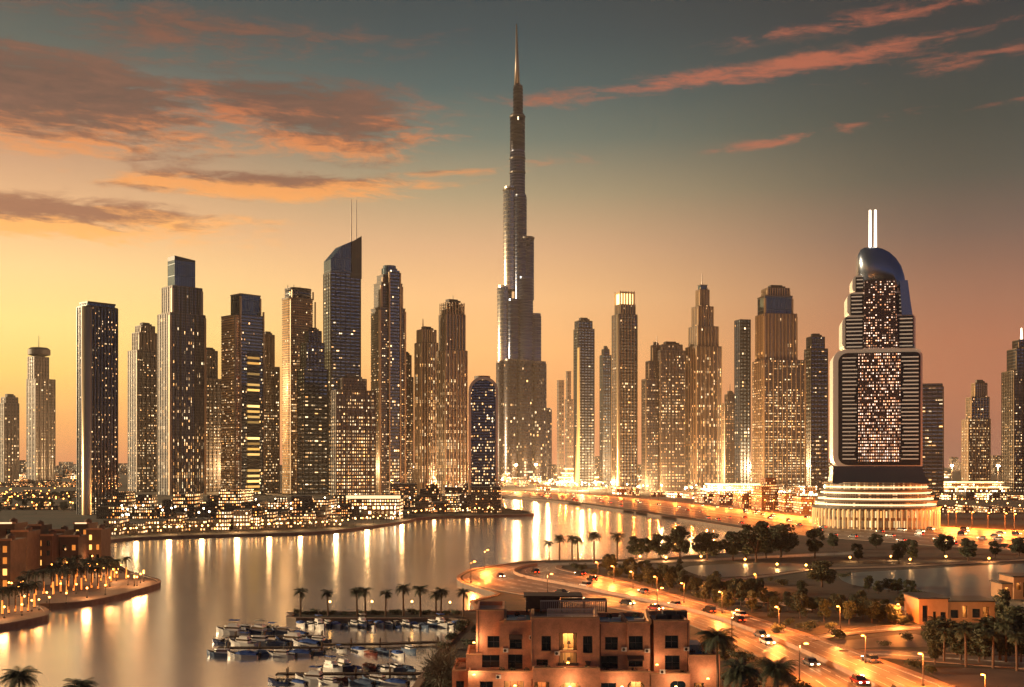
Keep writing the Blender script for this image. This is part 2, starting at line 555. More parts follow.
def road_mat(name, lanes, base, mark=(.75, .72, .66), dash=9.0):
    """asphalt with painted lane lines; uv u = 0..1 across, v = metres along"""
    m = bpy.data.materials.new(name); m.use_nodes = True
    nt = m.node_tree; b = nt.nodes['Principled BSDF']
    uvn = nt.nodes.new('ShaderNodeUVMap'); uvn.uv_map = 'uv'
    u, v, _ = split(nt, uvn.outputs[0])
    tc = nt.nodes.new('ShaderNodeTexCoord'); P = tc.outputs['Object']
    l = (u * lanes).fr()
    edge = (l - .5).ab().gt(.455)
    inner = u.gt(.5 / lanes) * u.lt(1 - .5 / lanes)
    ds = (v / dash).fr().lt(.72)
    solid = (u - .5).ab().gt(.5 - .06 / lanes).mx((u - .5).ab().lt(.10 / lanes)) * (u - .5).ab().lt(.5 - .02 / lanes)
    mk = (edge * inner * ds).mx(solid)
    wear = noise(nt, P, 1.3, 4, .6).ss(.25, .6)
    track = ((l - .5).ab() - .24).ab().ss(.14, .0)                       # darker, polished wheel tracks
    n = noise(nt, xyz(nt, u * lanes * 3.0, v * .02, 0), 1.0, 5, .6)  # lengthwise streaks painted in place of the traffic's light trails
    c0 = tuple(x * .6 for x in base) + (1,); c1 = tuple(x * 1.5 for x in base) + (1,)
    c = mix(nt, n.ss(.3, .7), c0, c1)
    c = mix(nt, track * .35, c, tuple(x * .6 for x in base) + (1,))
    c = mix(nt, mk * wear, c, mark + (1,))
    nt.links.new(c, b.inputs['Base Color'])
    nt.links.new(((n * .25) + .36 - (track * .1)).k, b.inputs['Roughness'])
    return m


M['road'] = road_mat('highway asphalt', 8, (.22, .155, .11))
M['farroad'] = road_mat('far highway asphalt', 6, (.20, .13, .09))
M['street'] = road_mat('side street asphalt', 2, (.15, .11, .085))


def strip(name, pairs, z, m, k=6, kerb=None):
    """road between two kerb lines given as pairs of picture points on the level z"""
    A = smooth_poly([at(*p[0], z) for p in pairs], k, False); B = smooth_poly([at(*p[1], z) for p in pairs], k, False)
    mb = MB(); v = 0
    for i in range(len(A) - 1):
        L = ((A[i + 1] + B[i + 1]) - (A[i] + B[i])).length / 2
        q = [A[i], A[i + 1], B[i + 1], B[i]]; uv = [(0, v), (0, v + L), (1, v + L), (1, v)]
        if (q[1] - q[0]).cross(q[2] - q[0]).z < 0: q.reverse(); uv.reverse()
        mb.face(q, uv); v += L
    o = tag(mb.build(name, m), kind='structure')
    if kerb:
        for line, other in ((A, B), (B, A)):
            kb = MB()
            for i in range(len(line) - 1):
                a, b = line[i], line[i + 1]
                oa = (a - other[i]).normalized(); ob = (b - other[i + 1]).normalized(); up = Vector((0, 0, .14))
                kb.face([a + up, b + up, b + ob * kerb + up, a + oa * kerb + up]); kb.face([a, b, b + up, a + up])
                kb.face([a + oa * kerb + up, b + ob * kerb + up, b + ob * kerb - up, a + oa * kerb - up])
            tag(kb.build('kerb', M['paving']), kind='structure')
    return A, B


NEAR = [((546, 562.8), (558, 565.4)), ((508, 566), (556, 566.6)), ((479, 571.3), (556, 567.8)), ((467.5, 578), (558, 569)), ((482, 585.5), (568, 571.5)), ((520, 593), (600, 577)), ((570, 600.5), (640, 586.8)),
        ((630, 609.5), (680, 597.8)), ((676, 618), (720, 609.2)), ((715, 632), (762, 622)), ((755, 651), (806, 636)), ((790, 672), (852, 652)), ((815, 690), (902, 671)), ((835, 708), (952, 691)), ((860, 732), (1010, 717))]
FAR = [((470, 489.6), (470, 493.6)), ((500, 490.6), (500, 495.4)), ((560, 493.3), (560, 500)), ((620, 497), (620, 507.6)), ((700, 505), (700, 519)), ((760, 511.3), (760, 528.5)), ((800, 516), (800, 535)), ((860, 521), (860, 540)),
       ((940, 526.5), (940, 546)), ((1024, 531), (1024, 551)), ((1150, 539), (1150, 560)), ((1400, 552), (1400, 578))]
nearA, nearB = strip('highway', NEAR, GZ + .02, M['road'], k=8, kerb=2.2)
farA, farB = strip('waterfront_highway', FAR, GZ + .02, M['farroad'], k=10, kerb=1.6)
strip('park_road', [((546, 562.8), (558, 565.4)), ((600, 561.8), (604, 564.2)), ((680, 559.5), (682, 561.9)), ((760, 556), (764, 558.5)), ((860, 551), (862, 554))], GZ + .012, M['street'])
strip('side_street', [((806, 637), (812, 641)), ((850, 630), (852, 635)), ((910, 625.5), (912, 630)), ((1030, 621), (1030, 626))], GZ + .012, M['street'], kerb=.5)
strip('service_road', [((840, 651), (852, 657)), ((880, 650.5), (884, 657.5)), ((922, 652.5), (924, 661)), ((1040, 658), (1040, 670))], GZ + .012, M['street'], kerb=.5)
strip('park_path', [((640, 571), (641, 572.6)), ((660, 577.5), (661, 579)), ((690, 583), (690, 585))], GZ + .010, M['path'], kerb=.3)
strip('park_path', [((812, 608), (812, 610)), ((850, 602), (850, 604)), ((885, 603), (885, 605)), ((918, 612), (918, 614))], GZ + .012, M['path'], kerb=.3)
strip('park_path', [((700, 597), (701, 599)), ((760, 600), (760, 602)), ((812, 608), (812, 610))], GZ + .010, M['path'], kerb=.3)
strip('park_path', [((690, 583), (690, 585)), ((760, 575.5), (760, 577.8)), ((820, 568), (820, 570.2)), ((900, 565.4), (900, 567.4)), ((1040, 558), (1040, 560))], GZ + .012, M['path'], kerb=.4)
sheet('pond_water', [(842, 574), (900, 570), (1024, 563.5), (1090, 564), (1080, 590), (1000, 600), (940, 596), (890, 590), (850, 584)], GZ + .008, M['lawn'])
sheet('pond_water', [(690, 566), (770, 563), (812, 565), (790, 572), (720, 577), (692, 573)], GZ + .008, M['lawn'])
sheet('parking_lot', [(812, 643), (850, 640), (915, 634), (930, 646), (880, 647), (846, 649)], GZ + .008, M['lot'])
sheet('parking_lot', [(930, 668), (1040, 674), (1060, 700), (1000, 706), (960, 690)], GZ + .008, M['lot'])
sheet('promenade_paving', [(-60, 632), (0, 624.4), (40, 616.6), (45, 612), (36, 605.5), (60, 602), (92, 599.4), (130, 591), (156, 583), (146, 578), (126, 572), (100, 566), (40, 570), (-60, 578)], GZ + .008, M['paving'])

# ------------------------------------------------------------------ evening haze over the whole place
hm = bpy.data.materials.new('evening haze'); hm.use_nodes = True
hn = hm.node_tree; hn.nodes.clear()
pv = hn.nodes.new('ShaderNodeVolumePrincipled')
pv.inputs['Color'].default_value = (1.0, .91, .84, 1)
pv.inputs['Density'].default_value = .000034
pv.inputs['Anisotropy'].default_value = .3
ho = hn.nodes.new('ShaderNodeOutputMaterial'); hn.links.new(pv.outputs[0], ho.inputs['Volume'])
hb = MB(); hb.box(-5700, 5700, -800, 5700, -2.6, 870)
tag(hb.build('haze', hm), kind='stuff')

# the far-off city on the horizon reads as one mass
q = MB(); rr_ = random.Random(5)
for i in range(210):
    D_ = rr_.uniform(2900, 5200); x_ = rr_.uniform(-.56, .56) * D_; w_ = rr_.uniform(25, 90); h_ = rr_.uniform(8, 34) * (1.6 if rr_.random() < .15 else 1)
    q.box(x_ - w_ / 2, x_ + w_ / 2, D_, D_ + w_, GZ, GZ + h_)
DISTANT = q

# ------------------------------------------------------------------ tower materials
W1, W2 = (255, 176, 92), (255, 222, 160)
FM = {
    'navy':   facade('dark glass wall', 1.9, 3.6, .20, (40, 44, 52), (122, 134, 152), W1, 2.6, .62, .5, .35, .4, .07, .75, .9, .9),
    'navynear': facade('near dark glass wall', 1.15, 1.9, .15, (34, 38, 46), (112, 124, 142), W1, 2.6, .6, .5, .35, .4, .07, .75, 1.0, .9),
    'navyfar': facade('dark blue glass wall', 2.2, 4.0, .17, (44, 52, 66), (112, 132, 156), W1, 2.6, .6, .5, .4, .4, .08, .75, .8),
    'warm':   facade('sandstone wall with windows', 2.1, 3.2, .42, (98, 78, 62), (110, 108, 110), W1, 2.2, .46, .46, .7, .0, .15, .5, .6),
    'bronze': facade('bronze wall with windows', 2.0, 3.2, .30, (50, 46, 48), (106, 110, 120), W1, 2.2, .5, .46, .45, .4, .12, .6, .7),
    'bronzev': facade('bronze wall with tall window strips', 2.6, 3.4, .30, (54, 48, 46), (100, 104, 114), W1, 2.0, .34, .86, .45, .4, .12, .6, .8),
    'navyh': facade('dark glass wall with lit floor bands', 3.4, 4.2, .16, (34, 38, 46), (118, 132, 150), W1, 2.2, .96, .34, .3, .4, .07, .75, 1.1, .9, cl=.03),
    'warmv': facade('sandstone wall with tall window strips', 2.8, 3.6, .36, (104, 82, 64), (110, 108, 110), W1, 2.2, .32, .84, .7, 0, .15, .5, .6),
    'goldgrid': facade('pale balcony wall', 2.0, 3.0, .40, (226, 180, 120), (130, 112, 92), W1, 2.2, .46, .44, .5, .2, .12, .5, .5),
    'dense':  facade('densely lit wall', 2.3, 3.2, .60, (70, 58, 50), (84, 88, 98), W1, 2.3, .5, .46, .5, .1, .12, .4, .4),
    'far':    facade('distant stone wall', 4.0, 5.0, .20, (98, 74, 60), (50, 46, 48), W1, 2.0, .5, .45, .6, .0, .2, .3, .6),
    'steel':  facade('sun-tinted steel and glass wall', 3.0, 7.0, .0, (240, 226, 200), (176, 172, 168), W1, 0, .86, .80, .30, .9, .24, .95, .0),  # bright copy for the left wings: sun glint put into the colour
    'steelshade':  facade('shade-tinted steel and glass wall', 3.0, 7.0, .0, (86, 90, 102), (54, 70, 100), W1, 0, .86, .80, .34, .8, .16, .9, .0),  # dark copy for the other wings: shade put into the colour
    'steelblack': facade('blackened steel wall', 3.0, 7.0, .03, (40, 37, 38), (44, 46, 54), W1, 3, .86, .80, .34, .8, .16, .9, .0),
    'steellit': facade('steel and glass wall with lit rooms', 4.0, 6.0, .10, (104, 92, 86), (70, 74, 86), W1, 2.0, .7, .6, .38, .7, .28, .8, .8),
    'crown':  facade('glass crown wall', 3.0, 16.0, .0, (62, 76, 86), (46, 72, 90), W1, 0, .9, .95, .3, .5, .06, .7, .0, 1.0),
    'bars':   facade('lit louvred strip', 60.0, 5.2, 1.0, (14, 12, 12), (40, 28, 16), (255, 180, 80), 1.6, .98, .42, .4, .0, .2, .0, .0, ecol2=(255, 205, 120)),
    'block':  facade('city block wall', 1.5, 1.9, .42, (70, 52, 40), (24, 22, 22), (255, 150, 60), 4.6, .5, .5, .7, .0, .2, .0, 1.0, ecol2=(255, 226, 176)),
    'blockdim': facade('dim city block wall', 1.6, 2.0, .26, (54, 42, 34), (24, 22, 22), (255, 140, 56), 4.4, .46, .46, .7, .0, .2, .0, 1.1, ecol2=(255, 206, 140)),
    'blockfar': facade('bright city block wall', 2.6, 2.8, .5, (140, 100, 66), (34, 30, 28), (255, 180, 90), 9.0, .6, .55, .7, .0, .2, .0, .7, ecol2=(255, 236, 196)),
    'hall':   facade('glazed hall wall', 1.6, 6.0, .6, (150, 112, 76), (60, 46, 36), (255, 160, 72), .9, .6, .7, .5, .0, .2, .0, .5, ecol2=(255, 222, 160)),
    'hotel':  facade('hotel room wall', 1.1, 1.5, .60, (70, 48, 40), (30, 26, 30), (255, 160, 100), 2.6, .5, .42, .5, .1, .2, .0, .35, ecol2=(255, 222, 196)),
}
M['slab'] = mat('pale slab edge', (82, 72, 64), .55, vary=.12, vscale=.1)
M['slabdark'] = mat('dark slab edge', (56, 50, 48), .45, metal=.3)
M['mullion'] = mat('bronze mullion', (70, 62, 58), .4, metal=.5)
M['mullpale'] = mat('pale mullion', (160, 138, 110), .4, metal=.25)
M['mulldark'] = mat('dark mullion', (44, 46, 52), .35, metal=.5)
M['roofdark'] = mat('roof plant grey', (62, 58, 56), .7, vary=.2, vscale=.3)
M['skirt'] = mat('dark grey metal skirt', (72, 74, 82), .35, metal=.6)
M['whitemetal'] = mat('white metal cladding', (226, 220, 210), .35, metal=.1)
M['silver'] = mat('silver cladding', (136, 148, 168), .24, metal=.9)
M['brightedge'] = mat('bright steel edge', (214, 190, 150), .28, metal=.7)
M['mast'] = mat('mast steel', (120, 110, 104), .4, metal=.6)
M['louver'] = mat('balcony edge with own glow', (170, 162, 152), .4, emit=(255, 226, 190), es=.17, lightpass=False)  # faint glow put into the slats, which are no lamps
M['column'] = mat('column with own glow', (226, 190, 140), .5, emit=(255, 200, 120), es=.32, lightpass=False)  # lamp wash painted in as the columns' own glow
M['lantern'] = mat('lit lantern glass', (230, 200, 150), .4, emit=(255, 206, 132), es=2.2, lightpass=False)
M['striplight'] = mat('strip light', (230, 220, 200), .4, emit=(255, 214, 160), es=1.1, lightpass=False)
M['mastlight'] = mat('lit mast', (240, 235, 225), .4, emit=(255, 236, 210), es=2.4, lightpass=False)
M['redlight'] = mat('red beacon', (120, 10, 8), .4, emit=(255, 50, 30), es=6, lightpass=False)


def rect(w, d, cx=0, cy=0, ch=0.0, seg=1):
    """outline, front side first; ch: corner radius, seg > 1 rounds it"""
    if ch <= 0: return [(cx - w / 2, cy - d / 2), (cx + w / 2, cy - d / 2), (cx + w / 2, cy + d / 2), (cx - w / 2, cy + d / 2)]
    out = []
    for qx, qy, a0 in ((-1, -1, PI), (1, -1, 1.5 * PI), (1, 1, 0), (-1, 1, .5 * PI)):
        for i in range(seg + 1):
            a = a0 + i / seg * PI / 2
            out.append((cx + qx * (w / 2 - ch) + ch * math.cos(a), cy + qy * (d / 2 - ch) + ch * math.sin(a)))
    return out


def grow(foot, k):
    cx = sum(p[0] for p in foot) / len(foot); cy = sum(p[1] for p in foot) / len(foot)
    o = []
    for x, y in foot:
        L = math.hypot(x - cx, y - cy); o.append((cx + (x - cx) * (L + k) / L, cy + (y - cy) * (L + k) / L))
    return o


def tower(name, label, tiers, D, t=28, rr=.8, slabs=0, ribs=0, slabm='slab', ribm='mullion', spires=(), plant=True, group=None, corners=1.0,
          parapet=1.2, edge=None):
    """tiers from the ground up: (px left, px right, row of the top, wall, corner radius px); spires: (px, row, radius, material)"""
    s = D / F
    x0, x1 = tiers[0][0], tiers[0][1]
    az = math.atan2((x0 + x1) / 2 - 512, F)
    tt = R(t); c, sn = math.cos(tt), math.sin(tt)
    X = xat((x0 + x1) / 2, D)
    root = thing(name, label, 'skyscraper', (X, D, GZ), az * -1 + tt, group)
    # az: turn the front to the camera, then swing it so that the left side shows
    zb = 0.0
    slab_mb, rib_mb, pb_mb = MB(), MB(), MB(); cors = {-1: MB(), 1: MB()}
    last = None
    for k, tr in enumerate(tiers):
        xa, xb, yt, wall = tr[:4]; rad = (tr[4] if len(tr) > 4 else 0) * s
        Wd = (xb - xa) * s
        if rr == 0: w = d = Wd
        else: w = Wd / (c + rr * sn); d = w * rr
        ox = ((xa + xb) / 2 - (x0 + x1) / 2) * s / max(.5, c)
        zt = zat(yt, D) - GZ
        foot = rect(w, d, ox, 0, rad, 5) if rad else rect(w, d, ox, 0)
        if len(tr) > 5 and tr[5]: topf = [((p[0] - ox) * tr[5] + ox, p[1] * tr[5]) for p in foot]
        else: topf = foot
        b = MB(); b.prism(foot, zb, zt, topf)
        o = b.build('tower_body' if k == 0 else ('glass_crown' if wall == 'crown' else 'setback_storeys'), [FM[wall] if wall in FM else M[wall]], root, smooth=False)
        if rad:
            for p in o.data.polygons: p.use_smooth = len(p.vertices) == 4
            o.data.shade_smooth() if False else None
        if slabs and wall != 'crown':
            z = zb + slabs
            while z < zt - 1:
                slab_mb.prism(grow(foot, .45), z, z + max(.5, slabs * .17)); z += slabs
        if ribs and wall != 'crown' and not rad:
            for i in range(ribs + 1):
                x = ox - w / 2 + w * i / ribs
                rib_mb.box(x - .4, x + .4, -d / 2 - .8, -d / 2 + .3, zb, zt + .6)
            nd = max(2, int(ribs * rr))
            for i in range(nd + 1):
                y = -d / 2 + d * i / nd
                rib_mb.box(ox - w / 2 - .7, ox - w / 2 + .3, y - .35, y + .35, zb, zt + .6)
                rib_mb.box(ox + w / 2 - .3, ox + w / 2 + .7, y - .35, y + .35, zb, zt + .6)
        if corners:
            q = corners * s
            for sx in (-1, 1):
                xx = ox + sx * (w / 2)
                cors[sx].box(xx - q / 2, xx + q / 2, -d / 2 - q * .35, -d / 2 + q, zb, zt - 2 * s)
        if parapet:
            pb_mb.prism(grow(topf, .5), zt, zt + parapet)
        zb = zt; last = (w, d, ox)
    if slab_mb.f: slab_mb.build('floor_trim', M[slabm], root)
    if rib_mb.f: rib_mb.build('mullion', M[ribm], root)
    for cm in cors.values():
        if cm.f: cm.build('corner_trim', M['mullpale' if slabm == 'slab' else 'mulldark'], root)
    if pb_mb.f: pb_mb.build('parapet_trim', M['slab' if slabm == 'slab' else 'slabdark'], root)
    w, d, ox = last
    if plant:
        p = MB(); p.box(ox - w * .28, ox + w * .25, -d * .25, d * .25, zb + parapet, zb + parapet + 3.2 * s)
        p.box(ox + w * .05, ox + w * .36, -d * .36, d * .1, zb + parapet, zb + parapet + 1.8 * s)
        p.build('roof_plant', M['roofdark'], root)
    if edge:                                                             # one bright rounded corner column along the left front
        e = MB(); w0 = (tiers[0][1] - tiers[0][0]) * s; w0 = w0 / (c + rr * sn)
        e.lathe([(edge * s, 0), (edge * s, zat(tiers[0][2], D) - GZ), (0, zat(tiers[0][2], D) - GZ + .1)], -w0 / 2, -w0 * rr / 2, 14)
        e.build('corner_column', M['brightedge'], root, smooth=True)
    for px, py, r_, mm in spires:
        sp = MB(); xx = (px - (x0 + x1) / 2) * s / max(.5, c)
        z1 = zat(py, D) - GZ
        sp.tube([(xx, 0, zb - 2), (xx, 0, zb + (z1 - zb) * .5), (xx, 0, z1)], r_ * s, r_ * s * .45, 8)
        sp.build('spire', M[mm], root)
    return root


def add_part(root, mb, name, m, smooth=False):
    return mb.build(name, m, root, smooth)


# ------------------------------------------------------------------ the left group, from the edge of the picture inwards
tower('distant_tower', 'hazy brown flat-topped tower at the far left edge', [(0, 18, 404, 'far'), (2, 17, 398, 'far')], 1700, 24, .8, corners=0, slabs=9, ribs=4)
r = tower('distant_tower', 'hazy tower topped by a round disc and a thin mast', [(28, 54, 380, 'far'), (29, 48, 358, 'far')], 1600, 33, .7, corners=0, slabs=8, ribs=5, plant=False, spires=((39, 336, .5, 'mast'),))
q = MB(); s_ = 1600 / F; q.lathe([(4 * s_, 0), (10.5 * s_, 2 * s_), (10.5 * s_, 7 * s_), (8 * s_, 9 * s_), (0, 9.4 * s_)], -2 * s_, 0, 24)
o = add_part(r, q, 'roof_disc', M['slab']); o.location.z = zat(357, 1600) - GZ
tower('glass_tower', 'dark glass slab tower with a bright rounded left edge, by the water', [(79, 116, 309, 'navynear'), (81, 114, 305, 'crown')], 790, 29, .55, slabs=0, ribs=9, ribm='mulldark', slabm='slabdark', edge=4.6, plant=False)
tower('stone_tower', 'brown stone tower with a pale top, behind the lit-ribbed tower with glass crown', [(129, 159, 352, 'bronze'), (133, 156, 334, 'warm'), (136, 154, 327, 'warm')], 1350, 27, .8, slabs=6, ribs=5)
tower('needle_block', 'thin dark block just left of the brown stone tower with a pale top', [(128, 133, 376, 'bronze')], 1420, 21, 1.2, slabs=5, plant=False)
r = tower('crowned_tower', 'tall ribbed residential tower with a slanted dark glass crown', [(159, 204, 316, 'bronzev'), (163, 201, 289, 'bronzev')], 1240, 26, .75, slabs=3.1, ribs=7, corners=2.2, plant=False)
q = MB(); s_ = 1240 / F; w_ = 22 * s_
q.prism(rect(w_, w_ * .7, 0, 0), 0, 27 * s_)
o = add_part(r, q, 'glass_crown', FM['crown']); o.location.z = zat(289, 1240) - GZ
q = MB(); q.ext([(-w_ / 2, 0), (w_ / 2, 0), (w_ / 2, 2.2 * s_), (-w_ / 2, 4.6 * s_)], -w_ * .35, w_ * .35)
o = add_part(r, q, 'slanted_cap', M['mulldark']); o.location.z = zat(262.4, 1240) - GZ
tower('stone_tower', 'stepped brown tower right behind the ribbed tower with slanted crown', [(199, 221, 380, 'bronze'), (202, 217, 352, 'bronze')], 1340, 23, .9, slabs=5, ribs=4)
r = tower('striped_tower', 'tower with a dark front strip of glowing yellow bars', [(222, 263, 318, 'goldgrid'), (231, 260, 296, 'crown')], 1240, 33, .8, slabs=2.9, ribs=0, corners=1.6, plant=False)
s_ = 1240 / F; w_ = 41 * s_ / (math.cos(R(33)) + .8 * math.sin(R(33)))
q = MB(); q.box(-w_ * .34, w_ * .46, -w_ * .4 - 1.0, -w_ * .4 + .2, 0, zat(316, 1240) - GZ); add_part(r, q, 'dark_front', FM['navy'])
q = MB(); q.box(-w_ * .12, w_ * .33, -w_ * .4 - 1.5, -w_ * .4 - .8, 3, zat(352, 1240) - GZ); add_part(r, q, 'louvre_strip', FM['bars'])
for a in (-.37, .46):
    q = MB(); q.box(w_ * a, w_ * (a + .04), -w_ * .4 - 1.9, -w_ * .4, 0, zat(312, 1240) - GZ); add_part(r, q, 'pilaster', M['mullpale'])
tower('stone_tower', 'narrow stepped tower tight behind the tower with yellow bars', [(258, 279, 368, 'bronze'), (261, 274, 336, 'warm')], 1300, 25, .9, slabs=4, ribs=3)
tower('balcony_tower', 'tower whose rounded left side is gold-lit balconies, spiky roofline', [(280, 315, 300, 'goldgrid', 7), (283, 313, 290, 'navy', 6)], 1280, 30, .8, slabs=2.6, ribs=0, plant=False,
      spires=((288, 286, .5, 'mast'), (294, 285, .5, 'mast'), (300, 286, .5, 'mast'), (306, 287, .5, 'mast')))
tower('glass_tower', 'dark stepped glass tower beside the gold-lit balcony tower', [(298, 327, 370, 'navyh'), (301, 324, 344, 'navy'), (305, 321, 332, 'navy')], 1250, 24, .7, slabs=3.4, ribs=5, slabm='slabdark', ribm='mulldark')
r = tower('fin_tower', 'dark glass tower with a slanted blade top and two masts', [(324, 360, 275, 'navyh')], 1340, 22, .6, slabs=0, ribs=6, ribm='mulldark', slabm='slabdark', corners=1.4, plant=False)
s_ = 1340 / F; w_ = 36 * s_ / (math.cos(R(22)) + .6 * math.sin(R(22))); zt_ = zat(275, 1340) - GZ
q = MB(); q.ext([(-w_ / 2, zt_), (w_ / 2, zt_), (w_ / 2, zat(238, 1340) - GZ), (-w_ * .1, zat(247, 1340) - GZ), (-w_ / 2, zat(262, 1340) - GZ)], -w_ * .3, w_ * .3)
add_part(r, q, 'blade_top', FM['crown'])
q = MB(); q.ext([(w_ * .2, zat(279, 1340) - GZ), (w_ * .54, zat(279, 1340) - GZ), (w_ * .54, zat(236, 1340) - GZ), (w_ * .2, zat(243, 1340) - GZ)], -w_ * .33, -w_ * .26)
add_part(r, q, 'side_fin', M['slabdark'])
for px in (351, 356):
    q = MB(); xx = (px - 342) * s_ / .9; q.tube([(xx, 0, zat(245, 1340)), (xx, 0, zat(199, 1340))], .8, .45, 8); add_part(r, q, 'twin_mast', M['mast'])
tower('stone_tower', 'broad lower block full of lit windows below the tower with two masts', [(329, 375, 392, 'dense'), (338, 366, 380, 'bronze')], 1200, 19, .6, slabs=3, ribs=8)
r = tower('glass_strip_tower', 'tower with a blue glass centre strip between balcony stacks, round cap', [(371, 405, 310, 'bronze'), (374, 402, 285, 'bronze'), (377, 400, 277, 'bronze')], 1240, 25, .8, slabs=3.0, ribs=0, corners=1.8, plant=False)
s_ = 1240 / F; w_ = 34 * s_ / (math.cos(R(25)) + .8 * math.sin(R(25)))
q = MB(); q.box(-w_ * .12, w_ * .26, -w_ * .4 - 1.3, -w_ * .4 + .5, 0, zat(272, 1240) - GZ); add_part(r, q, 'glass_strip', FM['navy'])
for a in (-.17, .26):
    q = MB(); q.box(w_ * a, w_ * (a + .05), -w_ * .4 - 1.9, -w_ * .4, 0, zat(274, 1240) - GZ); add_part(r, q, 'pilaster', M['mullpale'])
q = MB(); q.lathe([(8 * s_, 0), (8 * s_, 8 * s_), (6.5 * s_, 8.3 * s_), (6.5 * s_, 11 * s_), (0, 11.2 * s_)], 0, 0, 20); o = add_part(r, q, 'round_cap', FM['crown']); o.location = (w_ * .06, 0, zat(277, 1240) - GZ)
tower('stone_tower', 'low brown block to the right of the blue strip tower', [(398, 413, 378, 'bronze'), (401, 411, 356, 'bronze')], 1340, 23, .9, slabs=4, ribs=3)
tower('spired_tower', 'pale ribbed tower with a short offset spire left of the mansard tower', [(415, 438, 344, 'warmv'), (417, 436, 331, 'warmv')], 1330, 27, .8, slabs=3.3, ribs=6, spires=((423, 319, .8, 'mast'),), ribm='mullpale')
r = tower('mansard_tower', 'tower with a sloping mansard top, left of the round-topped tower', [(437, 467, 352, 'warmv'), (439, 465, 316, 'bronzev'), (440, 464, 304, 'bronzev', 0, .55)], 1280, 27, .8, slabs=3.1, ribs=6, spires=((453, 295, .5, 'mast'),), ribm='mullpale')
# the rounded dark tower on its plinth
r = thing('rounded_tower', 'dark round-topped glass tower framed by a pale rim, at the water', 'skyscraper', (xat(482.5, 846), 846, GZ), R(6))
s_ = 846 / F
def arch(hw, zb, zs, n=14): return [(-hw, zb), (hw, zb)] + [(hw * math.cos(PI * i / n), zs + hw * .95 * math.sin(PI * i / n)) for i in range(n + 1)]
zs_ = zat(392, 846) - GZ
q = MB(); q.ext(arch(13.2 * s_, 0, zs_), -8, 12); add_part(r, q, 'tower_body', FM['navynear'])
q = MB()
a_, b_ = arch(14.6 * s_, 0, zs_ + .5)[1:], arch(12.2 * s_, 0, zs_)[1:]
for i in range(len(a_) - 1):
    p0, p1, p2, p3 = a_[i], a_[i + 1], b_[i + 1], b_[i]
    q.ext([p0, p1, p2, p3], -9.2, -7)
q.ext([(-14.6 * s_, 0), (-12.2 * s_, 0), (-12.2 * s_, zs_), (-14.6 * s_, zs_)], -9.2, -7)
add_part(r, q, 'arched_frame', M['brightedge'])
q = MB(); q.ext(arch(10.5 * s_, 4, zs_ - 6), -8.6, -7.5); add_part(r, q, 'glazed_front', FM['navynear'])
q = MB(); q.lathe([(8 * s_, 0), (8 * s_, 5 * s_), (0, 5.6 * s_)], 0, 2, 20); o = add_part(r, q, 'round_cap', M['slab']); o.location.z = zat(381, 846) - GZ

# ------------------------------------------------------------------ the great stepped spire in the middle
DB = 2200.0; sb = DB / F
r = thing('great_spire', 'tallest tower, stepped steel and glass tapering to a needle', 'skyscraper', (xat(519, DB), DB, GZ), 0)
def lobe(name, pxc, rad, ytop, yb, m, dy=0, n=20, rim=True):
    q = MB(); z1 = zat(ytop, DB) - GZ; z0 = max(0, zat(yb, DB) - GZ); rr_ = rad * sb; x = (pxc - 519) * sb
    q.lathe([(rr_, z0), (rr_, z1 - 2.5 * sb), (rr_ * .93, z1 - 2.0 * sb), (rr_ * .93, z1), (0, z1 + .2)], x, dy * sb, n)
    # fine vertical fins of the curtain wall
    for k in range(0):
        a = 2 * PI * (k + .5) / n
        q.box(x + (rr_ - .3) * math.cos(a) - .55, x + (rr_ - .3) * math.cos(a) + .55, dy * sb + (rr_ - .3) * math.sin(a) - .55, dy * sb + (rr_ - .3) * math.sin(a) + .55, z0, z1 - 3 * sb)
    o = q.build(name, m, r)
    for p in o.data.polygons[:n * 2]: p.use_smooth = True
    return o
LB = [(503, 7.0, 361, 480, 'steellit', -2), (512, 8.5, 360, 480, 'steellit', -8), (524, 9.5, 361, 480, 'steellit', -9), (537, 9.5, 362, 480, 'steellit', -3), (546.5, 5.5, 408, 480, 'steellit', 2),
      (504.5, 7.4, 286, 361, 'steel', 1), (514, 6.5, 300, 361, 'steelshade', -6), (525.5, 7.5, 278, 361, 'steelshade', -6), (535, 6.2, 314, 362, 'steelshade', -2),
      (511, 7.8, 187, 290, 'steel', 2), (520.5, 6.2, 196, 300, 'steelshade', -4), (528, 6.0, 237, 300, 'steelshade', 0),
      (517.5, 7.6, 150, 240, 'steelshade', 2), (517.5, 7.5, 114, 150, 'steelblack', 2), (518, 5.0, 85, 120, 'steelblack', 2)]
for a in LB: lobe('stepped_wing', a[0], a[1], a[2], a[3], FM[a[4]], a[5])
q = MB()
for y_, cx_, rd_ in ((362, 524, 10.4), (288, 505, 7.8), (189, 511, 8.3), (239, 528, 6.4), (158, 517.5, 8.1), (172, 517.5, 8.1), (116, 517.5, 8.0)):
    z_ = zat(y_, DB) - GZ; x_ = (cx_ - 519) * sb; yy_ = (2 if cx_ < 522 else -7) * sb
    q.lathe([(rd_ * sb, z_ - 1.4 * sb), (rd_ * sb, z_ + .2 * sb), (rd_ * sb * .8, z_ + .4 * sb)], x_, yy_, 20)
add_part(r, q, 'band_trim', M['slabdark'])
q = MB(); q.tube([((517 - 519) * sb, 2 * sb, zat(88, DB)), ((517 - 519) * sb, 2 * sb, zat(60, DB)), ((516.5 - 519) * sb, 2 * sb, zat(24, DB))], 3.0 * sb, .55 * sb, 12); add_part(r, q, 'needle', M['mast'], True)

